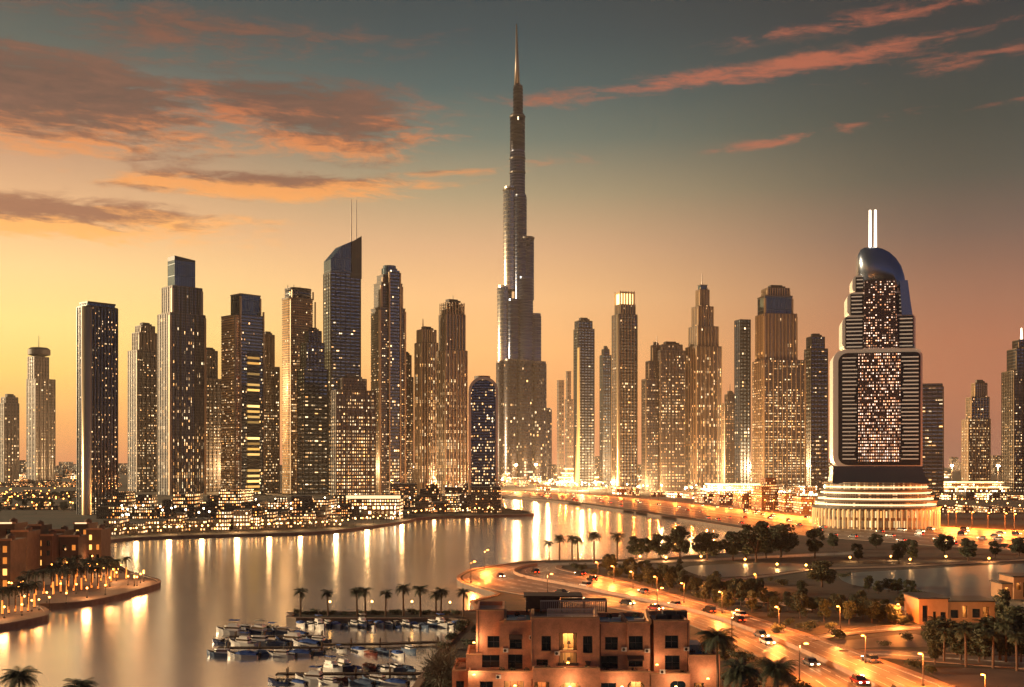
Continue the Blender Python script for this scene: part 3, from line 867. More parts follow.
# ------------------------------------------------------------------ the group right of the spire
tower('distant_tower', 'thin hazy tower close to the right foot of the tallest tower', [(557, 564, 381, 'far')], 1800, 24, .9, corners=0, slabs=9, plant=False)
tower('distant_tower', 'short hazy tower with the faint mast between the spire and the slender glass tower', [(565, 573, 400, 'far'), (566, 571, 372, 'far')], 1750, 24, .9, corners=0, slabs=9, plant=False)
r = tower('glass_tower', 'slender dark glass tower with a flared bright left foot', [(574, 594, 330, 'navyh'), (575, 592, 322, 'navyfar')], 1600, 23, .7, slabs=0, ribs=5, slabm='slabdark', ribm='mulldark')
s_ = 1600 / F
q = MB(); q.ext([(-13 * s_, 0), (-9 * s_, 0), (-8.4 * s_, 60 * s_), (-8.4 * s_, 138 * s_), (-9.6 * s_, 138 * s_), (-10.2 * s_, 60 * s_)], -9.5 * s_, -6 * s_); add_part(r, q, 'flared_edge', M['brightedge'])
tower('glass_tower', 'narrow dark tower left of the tower with the lit lantern top', [(600, 611, 356, 'navyfar'), (602, 609, 350, 'navyfar')], 1650, 23, .9, slabs=7, ribs=3, slabm='slabdark', ribm='mulldark')
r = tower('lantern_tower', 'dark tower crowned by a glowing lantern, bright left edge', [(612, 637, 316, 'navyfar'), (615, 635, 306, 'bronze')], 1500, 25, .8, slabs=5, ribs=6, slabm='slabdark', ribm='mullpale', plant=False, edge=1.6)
s_ = 1500 / F
q = MB(); q.prism(rect(13 * s_, 11 * s_), 0, 12 * s_); o = add_part(r, q, 'lantern', M['lantern']); o.location.z = zat(306, 1500) - GZ
q = MB()
for i in range(6):
    for yy in (-6.2, 6.2): q.box((-7.6 + i * 3.04) * s_ - .8, (-7.6 + i * 3.04) * s_ + .8, yy * s_ - .8, yy * s_ + .8, 0, 14 * s_)
q.prism(rect(16.5 * s_, 13.5 * s_), 11.6 * s_, 13 * s_)
o = add_part(r, q, 'lantern_frame', M['mullpale']); o.location.z = zat(306, 1500) - GZ
tower('stone_tower', 'lower stepped dark tower left of the wide densely lit tower', [(642, 661, 380, 'bronze'), (646, 660, 362, 'bronze'), (651, 660, 346, 'bronze')], 1400, 21, .8, slabs=4.5, ribs=5)
tower('lit_tower', 'wide tower densely lit in rows with small roof masts', [(655, 685, 352, 'dense'), (658, 682, 346, 'dense')], 1400, 19, .7, slabs=4.2, ribs=7, spires=((657, 336, .5, 'mast'), (667, 340, .4, 'mast'), (679, 341, .4, 'mast')))
tower('spired_tower', 'stepped gold-lit tower narrowing to a thin red-tipped spire', [(686, 721, 348, 'warmv'), (689, 718, 328, 'warmv'), (692, 713, 308, 'warm'), (696, 709, 291, 'bronze'), (698, 707, 286, 'crown')], 1400, 29, .8, slabs=4, ribs=6, plant=False, spires=((702, 274, .55, 'mast'),), ribm='mullpale')
tower('stone_tower', 'small stepped block between the gold-lit spire tower and the blue slab', [(721, 737, 404, 'warm'), (725, 735, 395, 'bronze')], 1500, 23, .9, slabs=5, ribs=4, spires=((730, 384, .5, 'mast'),))
tower('slab_tower', 'plain dark blue slab tower with a sloping flat top', [(735, 750, 321, 'navyfar')], 1350, 29, 1.0, slabs=0, ribs=3, slabm='slabdark', ribm='mulldark', plant=False)
tower('twin_shaft_tower', 'broad lit tower in two stages under a dark glass crown', [(753, 804, 362, 'dense'), (756, 796, 316, 'warmv'), (758, 792, 298, 'crown'), (762, 789, 290, 'bronze')], 1300, 23, .7, slabs=3.6, ribs=9, corners=1.6, plant=True, ribm='mullpale')
tower('glass_tower', 'dark blue glass tower with a notched top, left of the lit hotel', [(805, 827, 350, 'navyh'), (807, 824, 338, 'navyfar')], 1350, 27, .8, slabs=5, ribs=5, slabm='slabdark', ribm='mulldark')
tower('glass_tower', 'teal glass block half hidden behind the right side of the lit hotel', [(913, 942, 388, 'navyh'), (916, 941, 385, 'navyh')], 1300, 8, .7, slabs=4.2, ribs=5, slabm='slab', ribm='mulldark', plant=False)
tower('stone_tower', 'low ribbed tower with a lit lower wing near the right edge', [(963, 989, 420, 'warm'), (967, 988, 398, 'navyfar'), (972, 986, 384, 'navyfar')], 1500, 21, .8, slabs=5, ribs=6, ribm='mullpale')
tower('mast_tower', 'dark tower cut by the right edge, a lit mast on top', [(1004, 1050, 372, 'bronze'), (1009, 1044, 350, 'navyfar'), (1014, 1038, 341, 'navyfar')], 1350, 23, .8, slabs=4, ribs=9, plant=False, spires=((1022, 328, 1.4, 'mastlight'),), ribm='mulldark')

# ------------------------------------------------------------------ the hotel with the curved silver top
DH = 640.0; sh = DH / F
r = thing('hotel_tower', 'white-framed hotel tower with a curved silver top and twin masts', 'hotel', (xat(875, DH), DH, GZ), R(-12))
def hx(px): return (px - 875) * sh
def hz(py): return zat(py, DH) - GZ
def rr_prof(x0, x1, yt, yb, rl, rrt=0):
    p = []
    def arc(cx, cy, ra, a0):
        return [(hx(cx + ra * math.cos(a0 + i / 6 * PI / 2)), hz(cy - ra * math.sin(a0 + i / 6 * PI / 2))) for i in range(7)]
    p += arc(x1 - rrt, yt + rrt, rrt, 0) if rrt else [(hx(x1), hz(yt))]
    p += arc(x0 + rl, yt + rl, rl, PI / 2)
    p += arc(x0 + rl, yb - rl, rl, PI)
    p += [(hx(x1), hz(yb))]
    return p
q = MB(); q.ext(rr_prof(833, 917, 351, 468, 11, 7), -12, 14); add_part(r, q, 'lower_shell', M['whitemetal'])
q = MB(); q.ext(rr_prof(838, 915, 354.5, 465, 9, 5), -12.5, -11.8); add_part(r, q, 'dark_front', M['mulldark'])
q = MB(); q.ext([(hx(857), hz(355)), (hx(896), hz(355)), (hx(896), hz(462)), (hx(857), hz(462))], -13.2, -12.2); add_part(r, q, 'room_front', FM['hotel'])
for a, b, nm in ((842, 856, 'balcony_louver'), (897, 913, 'balcony_louver')):
    q = MB()
    for i in range(27):
        y_ = 359 + i * 3.82
        q.box(hx(a + (rnd.uniform(0, 3) if a > 880 else 0)), hx(b - (rnd.uniform(0, 3) if a < 880 else 0)), -13.3, -12.2, hz(y_ + rnd.uniform(.8, 1.3)), hz(y_))
    add_part(r, q, nm, M['louver'])
q = MB(); q.ext(rr_prof(842, 911, 317, 352, 8, 5), -10, 12, ); add_part(r, q, 'middle_shell', M['whitemetal'])
q = MB(); q.ext(rr_prof(847, 900, 294, 318, 6), -9, 11); q.ext(rr_prof(852, 896, 277, 295, 6), -8, 10); add_part(r, q, 'upper_shell', M['whitemetal'])
q = MB()
q.ext([(hx(845), hz(319)), (hx(909), hz(319)), (hx(909), hz(350)), (hx(845), hz(350))], -10.5, -9.8)
q.ext([(hx(850), hz(296)), (hx(898), hz(296)), (hx(898), hz(316.5)), (hx(850), hz(316.5))], -9.5, -8.8)
q.ext([(hx(855), hz(279)), (hx(894), hz(279)), (hx(894), hz(293.5)), (hx(855), hz(293.5))], -8.5, -7.8)
add_part(r, q, 'dark_front', M['mulldark'])
q = MB()
q.ext([(hx(863), hz(283)), (hx(891), hz(283)), (hx(895), hz(350)), (hx(862), hz(350))], -11.2, -8.2); add_part(r, q, 'room_front', FM['hotel'])
for sd in (0, 1):
    q = MB()
    for ya, yb, xa, xb, yf in ((321, 350, 846, 861), (298, 316, 851, 861), (281, 293, 856, 862)) if False else ((321, 350, 846, 861, -11.0), (298, 316, 851, 861, -10.0), (281, 293, 856, 862, -9.0)):
        y_ = ya
        while y_ < yb - 2:
            if sd: q.box(hx(896), hx({846: 908, 851: 898, 856: 894}[xa]), yf, yf + .9, hz(y_ + 1.1), hz(y_))
            else: q.box(hx(xa), hx(xb), yf, yf + .9, hz(y_ + 1.1), hz(y_))
            y_ += 3.8
    add_part(r, q, 'balcony_louver', M['louver'])
pf = [(858, 285), (858, 256), (860.5, 250.5), (864, 248.5), (873, 248), (881, 250), (888, 254), (894, 260), (899, 268), (902, 278), (903.5, 288), (903.5, 291), (890, 291), (874, 290)]
q = MB()
def ply(f, y): return [Vector((hx(881 + (u - 881) * f), y, hz(288 + (v - 288) * f))) for u, v in pf]
rings = [ply(math.cos(i / 7 * .95), -4 - 7.5 * math.sin(i / 7 * .95)) for i in range(8)]
rings = [ply(1, 8)] + rings
for a, b in zip(rings, rings[1:]):
    for i in range(len(pf)):
        j = (i + 1) % len(pf); q.face([a[i], a[j], b[j], b[i]])
q.face(rings[-1]); q.face(rings[0][::-1])
add_part(r, q, 'curved_top', M['silver'], True)
q = MB(); q.ext([(hx(896), hz(284)), (hx(903.5), hz(284)), (hx(905.5), hz(300)), (hx(908), hz(318)), (hx(898), hz(318)), (hx(897), hz(300))], -11, 9); add_part(r, q, 'curved_arm', M['silver'])
for px in (870.3, 875.4):
    q = MB(); q.tube([(hx(px), 0, hz(250)), (hx(px), 0, hz(210))], .8, .65, 8); add_part(r, q, 'twin_mast', M['mastlight'])
# flared skirt and the ringed podium with a colonnade that glows by itself
q = MB()
n_ = 8
for i in range(n_):
    def ring(k):
        t_ = k / n_; e_ = (1 - math.cos(t_ * PI / 2)); y_ = 466 + 17 * t_
        return hx(833 - 1 * e_), hx(917 + 6 * e_), -12 - 4 * e_, 14 + 6 * e_, hz(y_)
    a, b = ring(i), ring(i + 1)
    q.prism([(b[0], b[2]), (b[1], b[2]), (b[1], b[3]), (b[0], b[3])], b[4], a[4], [(a[0], a[2]), (a[1], a[2]), (a[1], a[3]), (a[0], a[3])], cap=(i in (0, n_ - 1)))
add_part(r, q, 'flared_skirt', M['skirt'])
def oval(a, b, n=48): return [(a * math.cos(2 * PI * i / n), b * math.sin(2 * PI * i / n)) for i in range(n)]
zc_ = hz(507); HB = 26
q = MB(); q.prism(oval(54 * sh, HB - 3), 0, zc_); add_part(r, q, 'lit_hall', FM['hall'])
q = MB()
for y0_, y1_, a_, b_ in ((505.5, 507.5, 62, HB + 3.5), (500, 501.4, 58.5, HB + 1.5), (494.4, 495.8, 56, HB), (488.6, 490, 53.5, HB - 2), (482.6, 484, 51, HB - 3)):
    q.prism(oval(a_ * sh, b_), hz(y1_), hz(y0_))
add_part(r, q, 'ring_trim', M['slab'])
q = MB(); q.prism(oval(49 * sh, HB - 4.5), hz(507), hz(482)); add_part(r, q, 'podium_storeys', FM['hall'])
q = MB()
for y0_, a_, b_ in ((503, 57.5, HB + .6), (497.4, 55.0, HB - .8), (491.6, 52.4, HB - 2.4), (485.8, 50.0, HB - 3.6)):
    q.prism(oval(a_ * sh, b_), hz(y0_ + 1.3), hz(y0_))
add_part(r, q, 'strip_lamp', M['striplight'])
for i in range(34):
    a = PI + PI * (i + .5) / 34
    q = MB(); x_, y_ = 60.5 * sh * math.cos(a), (HB + 2.4) * math.sin(a)
    q.tube([(x_, y_, 0), (x_, y_, zc_ * .72), (x_ * .985, y_ * .985, zc_)], .34, .62, 8); add_part(r, q, 'column', M['column'])

tag(DISTANT.build('distant_city', FM['far']), kind='stuff')

# ------------------------------------------------------------------ low city at the towers' feet
M['roof'] = mat('flat roof gravel', (70, 54, 44), .85, vary=.25, vscale=.4)
M['terracotta'] = mat('ochre render', (104, 72, 52), .8, vary=.18, vscale=.3)
M['bulb'] = mat('lamp globe', (255, 214, 150), .4, emit=(255, 186, 100), es=9, lightpass=False)
M['bulbwhite'] = mat('white lamp globe', (255, 236, 210), .4, emit=(255, 226, 178), es=12, lightpass=False)
M['bulborange'] = mat('sodium lamp glass', (255, 190, 110), .4, emit=(255, 150, 60), es=14, lightpass=False)
M['post'] = mat('lamp post steel', (70, 60, 54), .5, metal=.5)


def lamp_light(name, loc, energy, col=(1, .58, .22), r=.5):
    d = bpy.data.lights.new(name, 'POINT'); d.energy = energy; d.color = col; d.shadow_soft_size = r
    o = bpy.data.objects.new(name, d); o.location = loc; COL.objects.link(o)
    return o


def block(px0, px1, yt, yb, wall, label, group=None, parts=True, dep=22, cat='building', name='city_block', rz=None):
    c = at((px0 + px1) / 2, yb); D = c.y; s = D / F
    w = (px1 - px0) * s; h = zat(yt, D) - GZ
    rz = rnd.uniform(-.12, .2) if rz is None else rz
    root = thing(name, label, cat, (c.x, D + dep / 2, GZ), rz, group) if parts else None
    b = MB(); k = rnd.random()
    if k < .45 or h < 7: b.prism(rect(w, dep), 0, h)
    elif k < .75:
        b.prism(rect(w, dep), 0, h * .6); b.prism(rect(w * .62, dep * .6, rnd.uniform(-.15, .15) * w, dep * .1), h * .6, h)
    else:
        b.prism(rect(w, dep), 0, h * .45); b.prism(rect(w * .8, dep * .75, 0, dep * .1), h * .45, h * .75); b.prism(rect(w * .5, dep * .5, w * .1, dep * .12), h * .75, h)
    if not parts:
        o = b.build(name, FM[wall]); o.location = (c.x, D + dep / 2, GZ); o.rotation_euler.z = rz
        return tag(o, label, cat, group)
    b.build('wall', FM[wall], root)
    t = MB(); z = 3.2
    while z < h * .44:
        t.prism(rect(w + .8, dep + .8), z - .18, z + .18); z += 3.2
    t.prism(rect(w + .6, dep + .6), h * .45 - .2, h * .45 + .35)
    t.build('floor_trim', M['slab'] if rnd.random() < .6 else M['terracotta'], root)
    return root


# front and back rows of the left waterfront; the shore rises to the right
def shore_y(px):
    P = [(100, 540), (150, 536.5), (250, 533.5), (330, 530.5), (400, 521.5), (430, 516.8), (526, 514)]
    for (xa, ya), (xb, yb) in zip(P, P[1:]):
        if px <= xb: return ya + (yb - ya) * (px - xa) / (xb - xa)
    return 514


n = 0
x = 101
spans = []
while x < 496:
    w = rnd.uniform(11, 24); spans.append((x, min(x + w, 499))); x += w + rnd.uniform(0, 2)
for i, (a, b) in enumerate(spans):
    yb = shore_y((a + b) / 2) - 4.0
    if 343 < (a + b) / 2 < 404: continue
    block(a, b, yb - rnd.uniform(9, 20), yb, rnd.choice(['block', 'block', 'blockdim']), f'low lit building, left waterfront front row, {ordn(n)} from the left', 'low buildings in the front row of the left waterfront'); n += 1
x = 98; n = 0
while x < 470:
    w = rnd.uniform(14, 30)
    yb = min(shore_y(x + w / 2) - 12, 519)
    block(x, x + w, max(484, yb - rnd.uniform(16, 30)), yb, rnd.choice(['blockdim', 'block', 'blockdim']), f'terraced building, left waterfront back row, {ordn(n)} from the left', 'terraced buildings in the back row of the left waterfront', dep=26)
    n += 1; x += w + rnd.uniform(-2, 3)
block(471, 501, 487, 513, 'blockdim', 'square dark plinth block under the round-topped tower', dep=24, rz=0)

# the lit pavilion with a glowing roof edge
c = at(375, 520); s_ = c.y / F
r = thing('pavilion', 'waterfront pavilion with a long glowing roof edge, before the tower with two masts', 'pavilion', (c.x, c.y + 12, GZ), 0)
q = MB(); q.box(-24 * s_, 24 * s_, -10, 14, 0, 21 * s_); q.build('hall', FM['block'], r)
q = MB(); q.box(-12 * s_, 20 * s_, -11, -9.8, 3 * s_, 15 * s_); q.build('glazed_front', FM['blockfar'], r)
q = MB(); q.box(-29 * s_, 29 * s_, -15, 16, 21 * s_, 24 * s_); q.build('roof', M['slabdark'], r)
q = MB(); q.box(-28 * s_, 26 * s_, -15.6, -15, 21.6 * s_, 24.6 * s_); q.build('fascia_light', M['striplight'], r)

# far field at the left, behind the promenade
n = 0
for row, (yb, cnt) in enumerate(((479, 15), (487, 12), (498, 10), (510, 8))):
    for k in range(cnt):
        a = -14 + (k + rnd.uniform(-.2, .2)) * 128 / cnt
        if 66 < a < 112 and yb > 495: continue
        block(a, a + rnd.uniform(6, 12), yb - rnd.uniform(3.5, 9), yb, rnd.choice(['block', 'blockdim', 'blockfar'] if row == 0 else ['blockdim']), f'small hazy building at the far left, {("skyline","second","third","nearest")[row]} row, {ordn(k)} from the left',
              'small hazy buildings at the far left', parts=False, dep=20)

# the glowing band behind the far highway
n = 0
for row, (yb, cnt, h0, h1) in enumerate(((477, 24, 4, 11), (482.5, 22, 5, 11), (488.5, 17, 4, 9))):
    for k in range(cnt):
        a = 498 + (k + rnd.uniform(-.25, .25)) * 322 / cnt
        y_ = yb + (a - 500) * (.022 if row == 0 else .045 if row == 1 else .055)
        if y_ > 479 and a < 520 and row == 2: y_ = 486.5
        if 552 < a < 606 and row > 0: continue
        block(a, a + rnd.uniform(9, 17), y_ - rnd.uniform(h0, h1), y_, rnd.choice(['blockfar', 'blockfar', 'block']), f'bright low building behind the far highway, {("back","middle","front")[row]} row, {ordn(k)} from left',
              'bright low buildings behind the far highway', parts=False, dep=26)
# front blocks beside the hotel
for k, (a, b, yt, yb, wl) in enumerate(((700, 716, 494, 503, 'block'), (718, 738, 492, 505, 'block'), (740, 757, 494, 508, 'blockdim'), (759, 782, 478, 510, 'blockdim'), (785, 800, 494, 512, 'block'), (801, 815, 497, 514, 'block'))):
    block(a, b, yt, yb, wl, f'lit roadside building between the far highway and the hotel, {ordn(k)} from the left', 'roadside buildings left of the hotel')
n = 0
for row, (yb, cnt) in enumerate(((478, 10), (488, 8), (500, 7), (513, 6))):
    for k in range(cnt):
        a = 930 + (k + rnd.uniform(-.2, .2)) * 112 / cnt
        if row in (0, 1) and 948 < a < 1006: continue
        block(a, a + rnd.uniform(8, 15), yb - rnd.uniform(4, 9), yb, rnd.choice(['blockdim', 'block', 'blockfar']), f'low building right of the hotel, {("skyline","second","third","highway")[row]} row, {ordn(k)} from the left',
              'low buildings right of the hotel', parts=False, dep=20)

# bright white terraced pavilion right of the great spire, and the floodlit halls
def terraces(name, label, px, yb, w, steps, dh, wall):
    c = at(px, yb); s = c.y / F
    r = thing(name, label, 'building', (c.x, c.y + 15, GZ), 0)
    q = MB(); t = MB()
    for k in range(steps):
        ww = w * s * (1 - .14 * k); q.box(-ww / 2, ww / 2, -15 + 5 * k, 20, k * dh * s, (k * dh + dh * .8) * s)
        t.box(-ww / 2 - 2, ww / 2 + 2, -17 + 5 * k, 21, (k * dh + dh * .8) * s, (k + 1) * dh * s)
    q.build('lit_storeys', FM[wall], r)
    t.build('terrace_trim', M['lantern'], r)  # terrace edges glow by themselves in place of floodlighting
    return r
terraces('terraced_pavilion', 'bright white stepped pavilion to the right of the tallest tower', 579, 486, 44, 4, 4.4, 'blockfar')
terraces('floodlit_hall', 'long floodlit hall behind the far highway, below the blue slab tower', 738, 494, 60, 2, 5.0, 'blockfar')
terraces('floodlit_hall', 'wide pale floodlit hall on the flat land right of the hotel', 978, 492, 58, 2, 5.0, 'blockfar')
c = at(658, 489); r = thing('floodlit_column', 'slim white floodlit column among the lights behind the far highway', 'monument', (c.x, c.y, GZ))
q = MB(); q.tube([(0, 0, 3), (0, 0, 20)], 2.2, .8, 8); q.build('shaft', M['mastlight'], r)  # floodlighting put into the shaft as its own glow
q = MB(); q.box(-5, 5, -5, 5, 0, 3); q.build('base', M['slab'], r)


# ------------------------------------------------------------------ lamps of the waterfront and the far bank
def make_globe(mt, h=4.2, r=.42):
    t = thing('globe_lamp', 'x', 'lamp', (0, 0, -50))
    q = MB(); q.tube([(0, 0, 0), (0, 0, h)], .09, .06, 6); q.box(-.18, .18, -.18, .18, 0, .35); q.build('post', M['post'], t)
    q = MB(); q.ball((0, 0, h + r * .8), r, 8); q.build('globe', M[mt], t, True)
    return t


def scatter_lamps(pts, mt, label, group, h=4.2, r=.42, light=None):
    proto = None
    for i, p in enumerate(pts):
        lb = label.format(ordn(i))
        if proto is None:
            proto = make_globe(mt, h, r); o = proto; o.location = p; tag(o, lb, None, group)
        else: o = dup(proto, p, 0, lb, group)
        if light and i % light[0] == 0: lamp_light('lamp_glow', (p[0], p[1] - .6, p[2] + h + r), light[1] * rnd.choice((.25, .5, .8, 1.3)), light[2] if len(light) > 2 else (1, .6, .25), 1.2)


xs = [104 + i * 6.6 + rnd.uniform(-1.6, 1.6) for i in range(62)]
scatter_lamps([at(x, shore_y(x) - 1.9) for x in xs], 'bulb', 'globe lamp on the left waterfront quay, {} from the left', 'globe lamps along the left waterfront quay', 3.6, .42, (5, 5500, (1, .56, .22)))
xs = sorted(rnd.uniform(110, 490) for i in range(56))
scatter_lamps([at(x, shore_y(x) - rnd.uniform(5, 22)) for x in xs], 'bulbwhite', 'lamp among the left waterfront buildings, {} from the left', 'lamps among the left waterfront buildings', 9, .55)
xs = sorted(rnd.uniform(500, 818) for i in range(74))
scatter_lamps([at(x, 487 + (x - 500) * .05 + rnd.uniform(-6, 0)) for x in xs], 'bulbwhite', 'bright lamp in the glow behind the far highway, {} from the left', 'bright lamps behind the far highway', 7, .8, (6, 500000, (1, .56, .22)))
xs = sorted(rnd.uniform(926, 1030) for i in range(34))
scatter_lamps([at(x, rnd.uniform(486, 521)) for x in xs], 'bulb', 'lamp on the flat land right of the hotel, {} from the left', 'lamps right of the hotel', 6, .5)
xs = sorted(rnd.uniform(-4, 104) for i in range(64))
scatter_lamps([at(x, rnd.uniform(482, 514)) for x in xs], 'bulborange', 'lamp on the hazy flat land at the left edge, {} from the left', 'lamps on the hazy flat land at the left', 6, .5)

# tall floodlight masts added among the far blocks to make the haze glow
t = thing('added_floodlight_mast', 'x', 'floodlight', (0, 0, -50))
q = MB(); q.tube([(0, 0, 0), (0, 0, 15), (0, 0, 30)], .5, .3, 8); q.build('post', M['post'], t)
q = MB(); q.box(-2.2, 2.2, -.5, .5, 29.4, 31.2); q.build('lamp_head', M['bulbwhite'], t)
FMs = [(516, 482, .7), (536, 481, .8), (560, 483, .8), (604, 483, 1.6), (628, 487, 1.5), (650, 485, 1.6), (676, 488, 1.6), (704, 487, 1.6), (728, 486, 1.6), (770, 492, 1.2), (952, 486, .7), (998, 487, .7), (246, 492, .5), (322, 493, .5), (412, 491, .6), (452, 490, .6)]
FMs.sort()
for i, (x, y, e) in enumerate(FMs):
    p = at(x, y); lb = f'tall floodlight mast among the far lit blocks, {ordn(i)} from the left'
    if i == 0: t.location = p; tag(t, lb, None, 'floodlight masts among the far blocks')
    else: dup(t, p, 0, lb, 'floodlight masts among the far blocks')
    lamp_light('floodlight', (p.x, p.y - 2.0, GZ + 30), e * 1.0e6, (1, .58, .24), 1.5)

# ------------------------------------------------------------------ trees, palms, shrubs
def leaf_mat(name, c0, c1):
    m = bpy.data.materials.new(name); m.use_nodes = True
    nt = m.node_tree; b = nt.nodes['Principled BSDF']
    tc = nt.nodes.new('ShaderNodeTexCoord'); oi = nt.nodes.new('ShaderNodeObjectInfo')
    n = noise(nt, tc.outputs['Object'], 1.1, 3, .6)
    f = ((n - .5) * 2.2 + Nd(nt, oi.outputs['Random']) * .5 + .25).mx(0).mn(1)
    nt.links.new(mix(nt, f, c0 + (1,), c1 + (1,)), b.inputs['Base Color'])
    b.inputs['Roughness'].default_value = .7
    b.inputs['Specular IOR Level'].default_value = .3
    return m


M['leaf'] = leaf_mat('tree foliage', (.022, .028, .018), (.06, .065, .03))
M['palmleaf'] = leaf_mat('palm fronds', (.025, .032, .02), (.07, .075, .04))
M['drybush'] = leaf_mat('grey green spiky foliage', (.05, .05, .035), (.13, .115, .08))
M['bark'] = mat('bark', (74, 52, 38), .9, vary=.3, vscale=2, bump=.4)
M['palmbark'] = mat('palm trunk', (84, 62, 46), .9, vary=.3, vscale=3, bump=.5)


def leaves(mb, c, rx, rz, n, sz, R_):
    for _ in range(n):
        while True:
            p = Vector((R_.uniform(-1, 1), R_.uniform(-1, 1), R_.uniform(-1, 1)))
            if .25 < p.length < 1: break
        p = Vector((c[0] + p.x * rx, c[1] + p.y * rx, c[2] + p.z * rz))
        a = Vector((R_.gauss(0, 1), R_.gauss(0, 1), R_.gauss(0, .7))).normalized(); b = a.orthogonal().normalized()
        b = (b * math.cos(2) + a.cross(b) * math.sin(2))
        k = sz * R_.uniform(.6, 1.3)
        mb.face([p - a * k, p + b * k * .45, p + a * k, p - b * k * .45])


def make_tree(seed, h=8.5, w=3.4, label='x', n=34, leaf='leaf', name='round_tree'):
    R_ = random.Random(seed)
    t = thing(name, label, 'tree', (0, 0, -60))
    q = MB(); th = h * .27
    q.tube([(0, 0, -.2), (R_.uniform(-.1, .1), 0, th * .5), (R_.uniform(-.25, .25), R_.uniform(-.2, .2), th)], .26, .17, 7)
    tips = []
    for k in range(6):
        a = k * 1.05 + R_.uniform(-.3, .3); L = w * R_.uniform(.45, .75); e = Vector((math.cos(a) * L, math.sin(a) * L, th + h * R_.uniform(.18, .42)))
        q.tube([(0, 0, th * .9), (e.x * .45, e.y * .45, th + (e.z - th) * .6), e], .12, .04, 5); tips.append(e)
    q.build('trunk', M['bark'], t)
    q = MB()
    for k in range(n):
        a = R_.uniform(0, 2 * PI); u = R_.random() ** .6
        zz = R_.uniform(.26, .97); rr = w * u * math.sqrt(max(.05, 1 - ((zz - .6) / .42) ** 2)) * .8
        leaves(q, (rr * math.cos(a), rr * math.sin(a), h * zz), w * R_.uniform(.24, .38), w * R_.uniform(.18, .28), 95, .34, R_)
    q.build('crown', M[leaf], t)
    return t


def make_palm(seed, h=6.0, cr=2.4, nf=26, nl=11, label='x', droop=1.0):
    R_ = random.Random(seed)
    t = thing('palm_tree', label, 'palm', (0, 0, -60))
    q = MB(); b = R_.uniform(-.25, .25)
    q.tube([(0, 0, -.2), (b * .2, 0, h * .35), (b * .6, 0, h * .7), (b, 0, h)], .24, .17, 8)
    q.ball((b, 0, h - .1), .36, 8)
    q.build('trunk', M['palmbark'], t)
    q = MB()
    for i in range(nf):
        a = i * 2.4 + R_.uniform(-.2, .2); up = R_.uniform(-.25, 1.15); L = cr * R_.uniform(.8, 1.1)
        pts = []
        p = Vector((b, 0, h)); ang = up; st = L / 7
        for j in range(8):
            pts.append(p.copy()); p += Vector((math.cos(a) * math.cos(ang), math.sin(a) * math.cos(ang), math.sin(ang))) * st; ang -= .26 * droop * R_.uniform(.8, 1.2)
        side = Vector((-math.sin(a), math.cos(a), 0))
        for u, v in zip(pts, pts[1:]):
            q.face([u - side * .03, u + side * .03, v + side * .02, v - side * .02])
        for j in range(nl):
            f = .12 + .88 * j / nl; k = min(6, int(f * 7)); u = pts[k].lerp(pts[k + 1], f * 7 - k); tv = (pts[k + 1] - pts[k]).normalized()
            ll = L * .30 * math.sin(PI * (f * .78 + .16)) + .08
            for sd in (-1, 1):
                d = (side * sd * .8 + tv * .62 + Vector((0, 0, -.38))).normalized() * ll
                w_ = tv * (L / nl * .34)
                q.face([u - w_, u + w_, u + d])
    q.build('crown', M['palmleaf'], t)
    return t


palm_a, palm_b, palm_c = make_palm(1, 6, 2.3, 40, 12, droop=.85), make_palm(2, 5.6, 2.2, 38, 12, droop=.85), make_palm(3, 6.3, 2.4, 44, 12, droop=.85)
_used = set()


def put(proto, loc, rz, label, group, sc):
    if not isinstance(sc, tuple): sc = (sc, sc, sc)
    """the first use moves the prototype itself, later ones copy it"""
    if proto.name not in _used:
        _used.add(proto.name); proto.location = loc; proto.rotation_euler.z = rz; proto.scale = sc
        return tag(proto, label, None, group)
    return dup(proto, loc, rz, label, group, sc)


# palms on the marina quay
Q = [(300.5, 616.5, 1.0), (328, 616.2, 1.0), (357, 616.4, .98), (365.5, 617, 1.06), (385.5, 616.2, 1.0), (403.5, 615.8, 1.08), (420.5, 616.8, 1.12), (436, 617.2, .98), (441, 617, 1.0), (463.5, 616.4, .98)]
for i, (x, y, sc) in enumerate(Q):
    put((palm_a, palm_b, palm_c)[i % 3], at(x, y), rnd.uniform(0, 6), f'palm on the marina quay, {ordn(i)} from the left', 'palms on the marina quay', sc)
# palms where the highway bends
Q = [(549, 559.6, .82), (559.5, 560, .98), (572, 560.5, 1.02), (578, 561.5, 1.05), (594, 563, 1.2), (617, 562.5, 1.2)]
for i, (x, y, sc) in enumerate(Q):
    put((palm_b, palm_c, palm_a)[i % 3], at(x, y), rnd.uniform(0, 6), f'dark palm at the head of the park tree line, {ordn(i)} from the left', 'palms by the road bend', sc * 1.36)

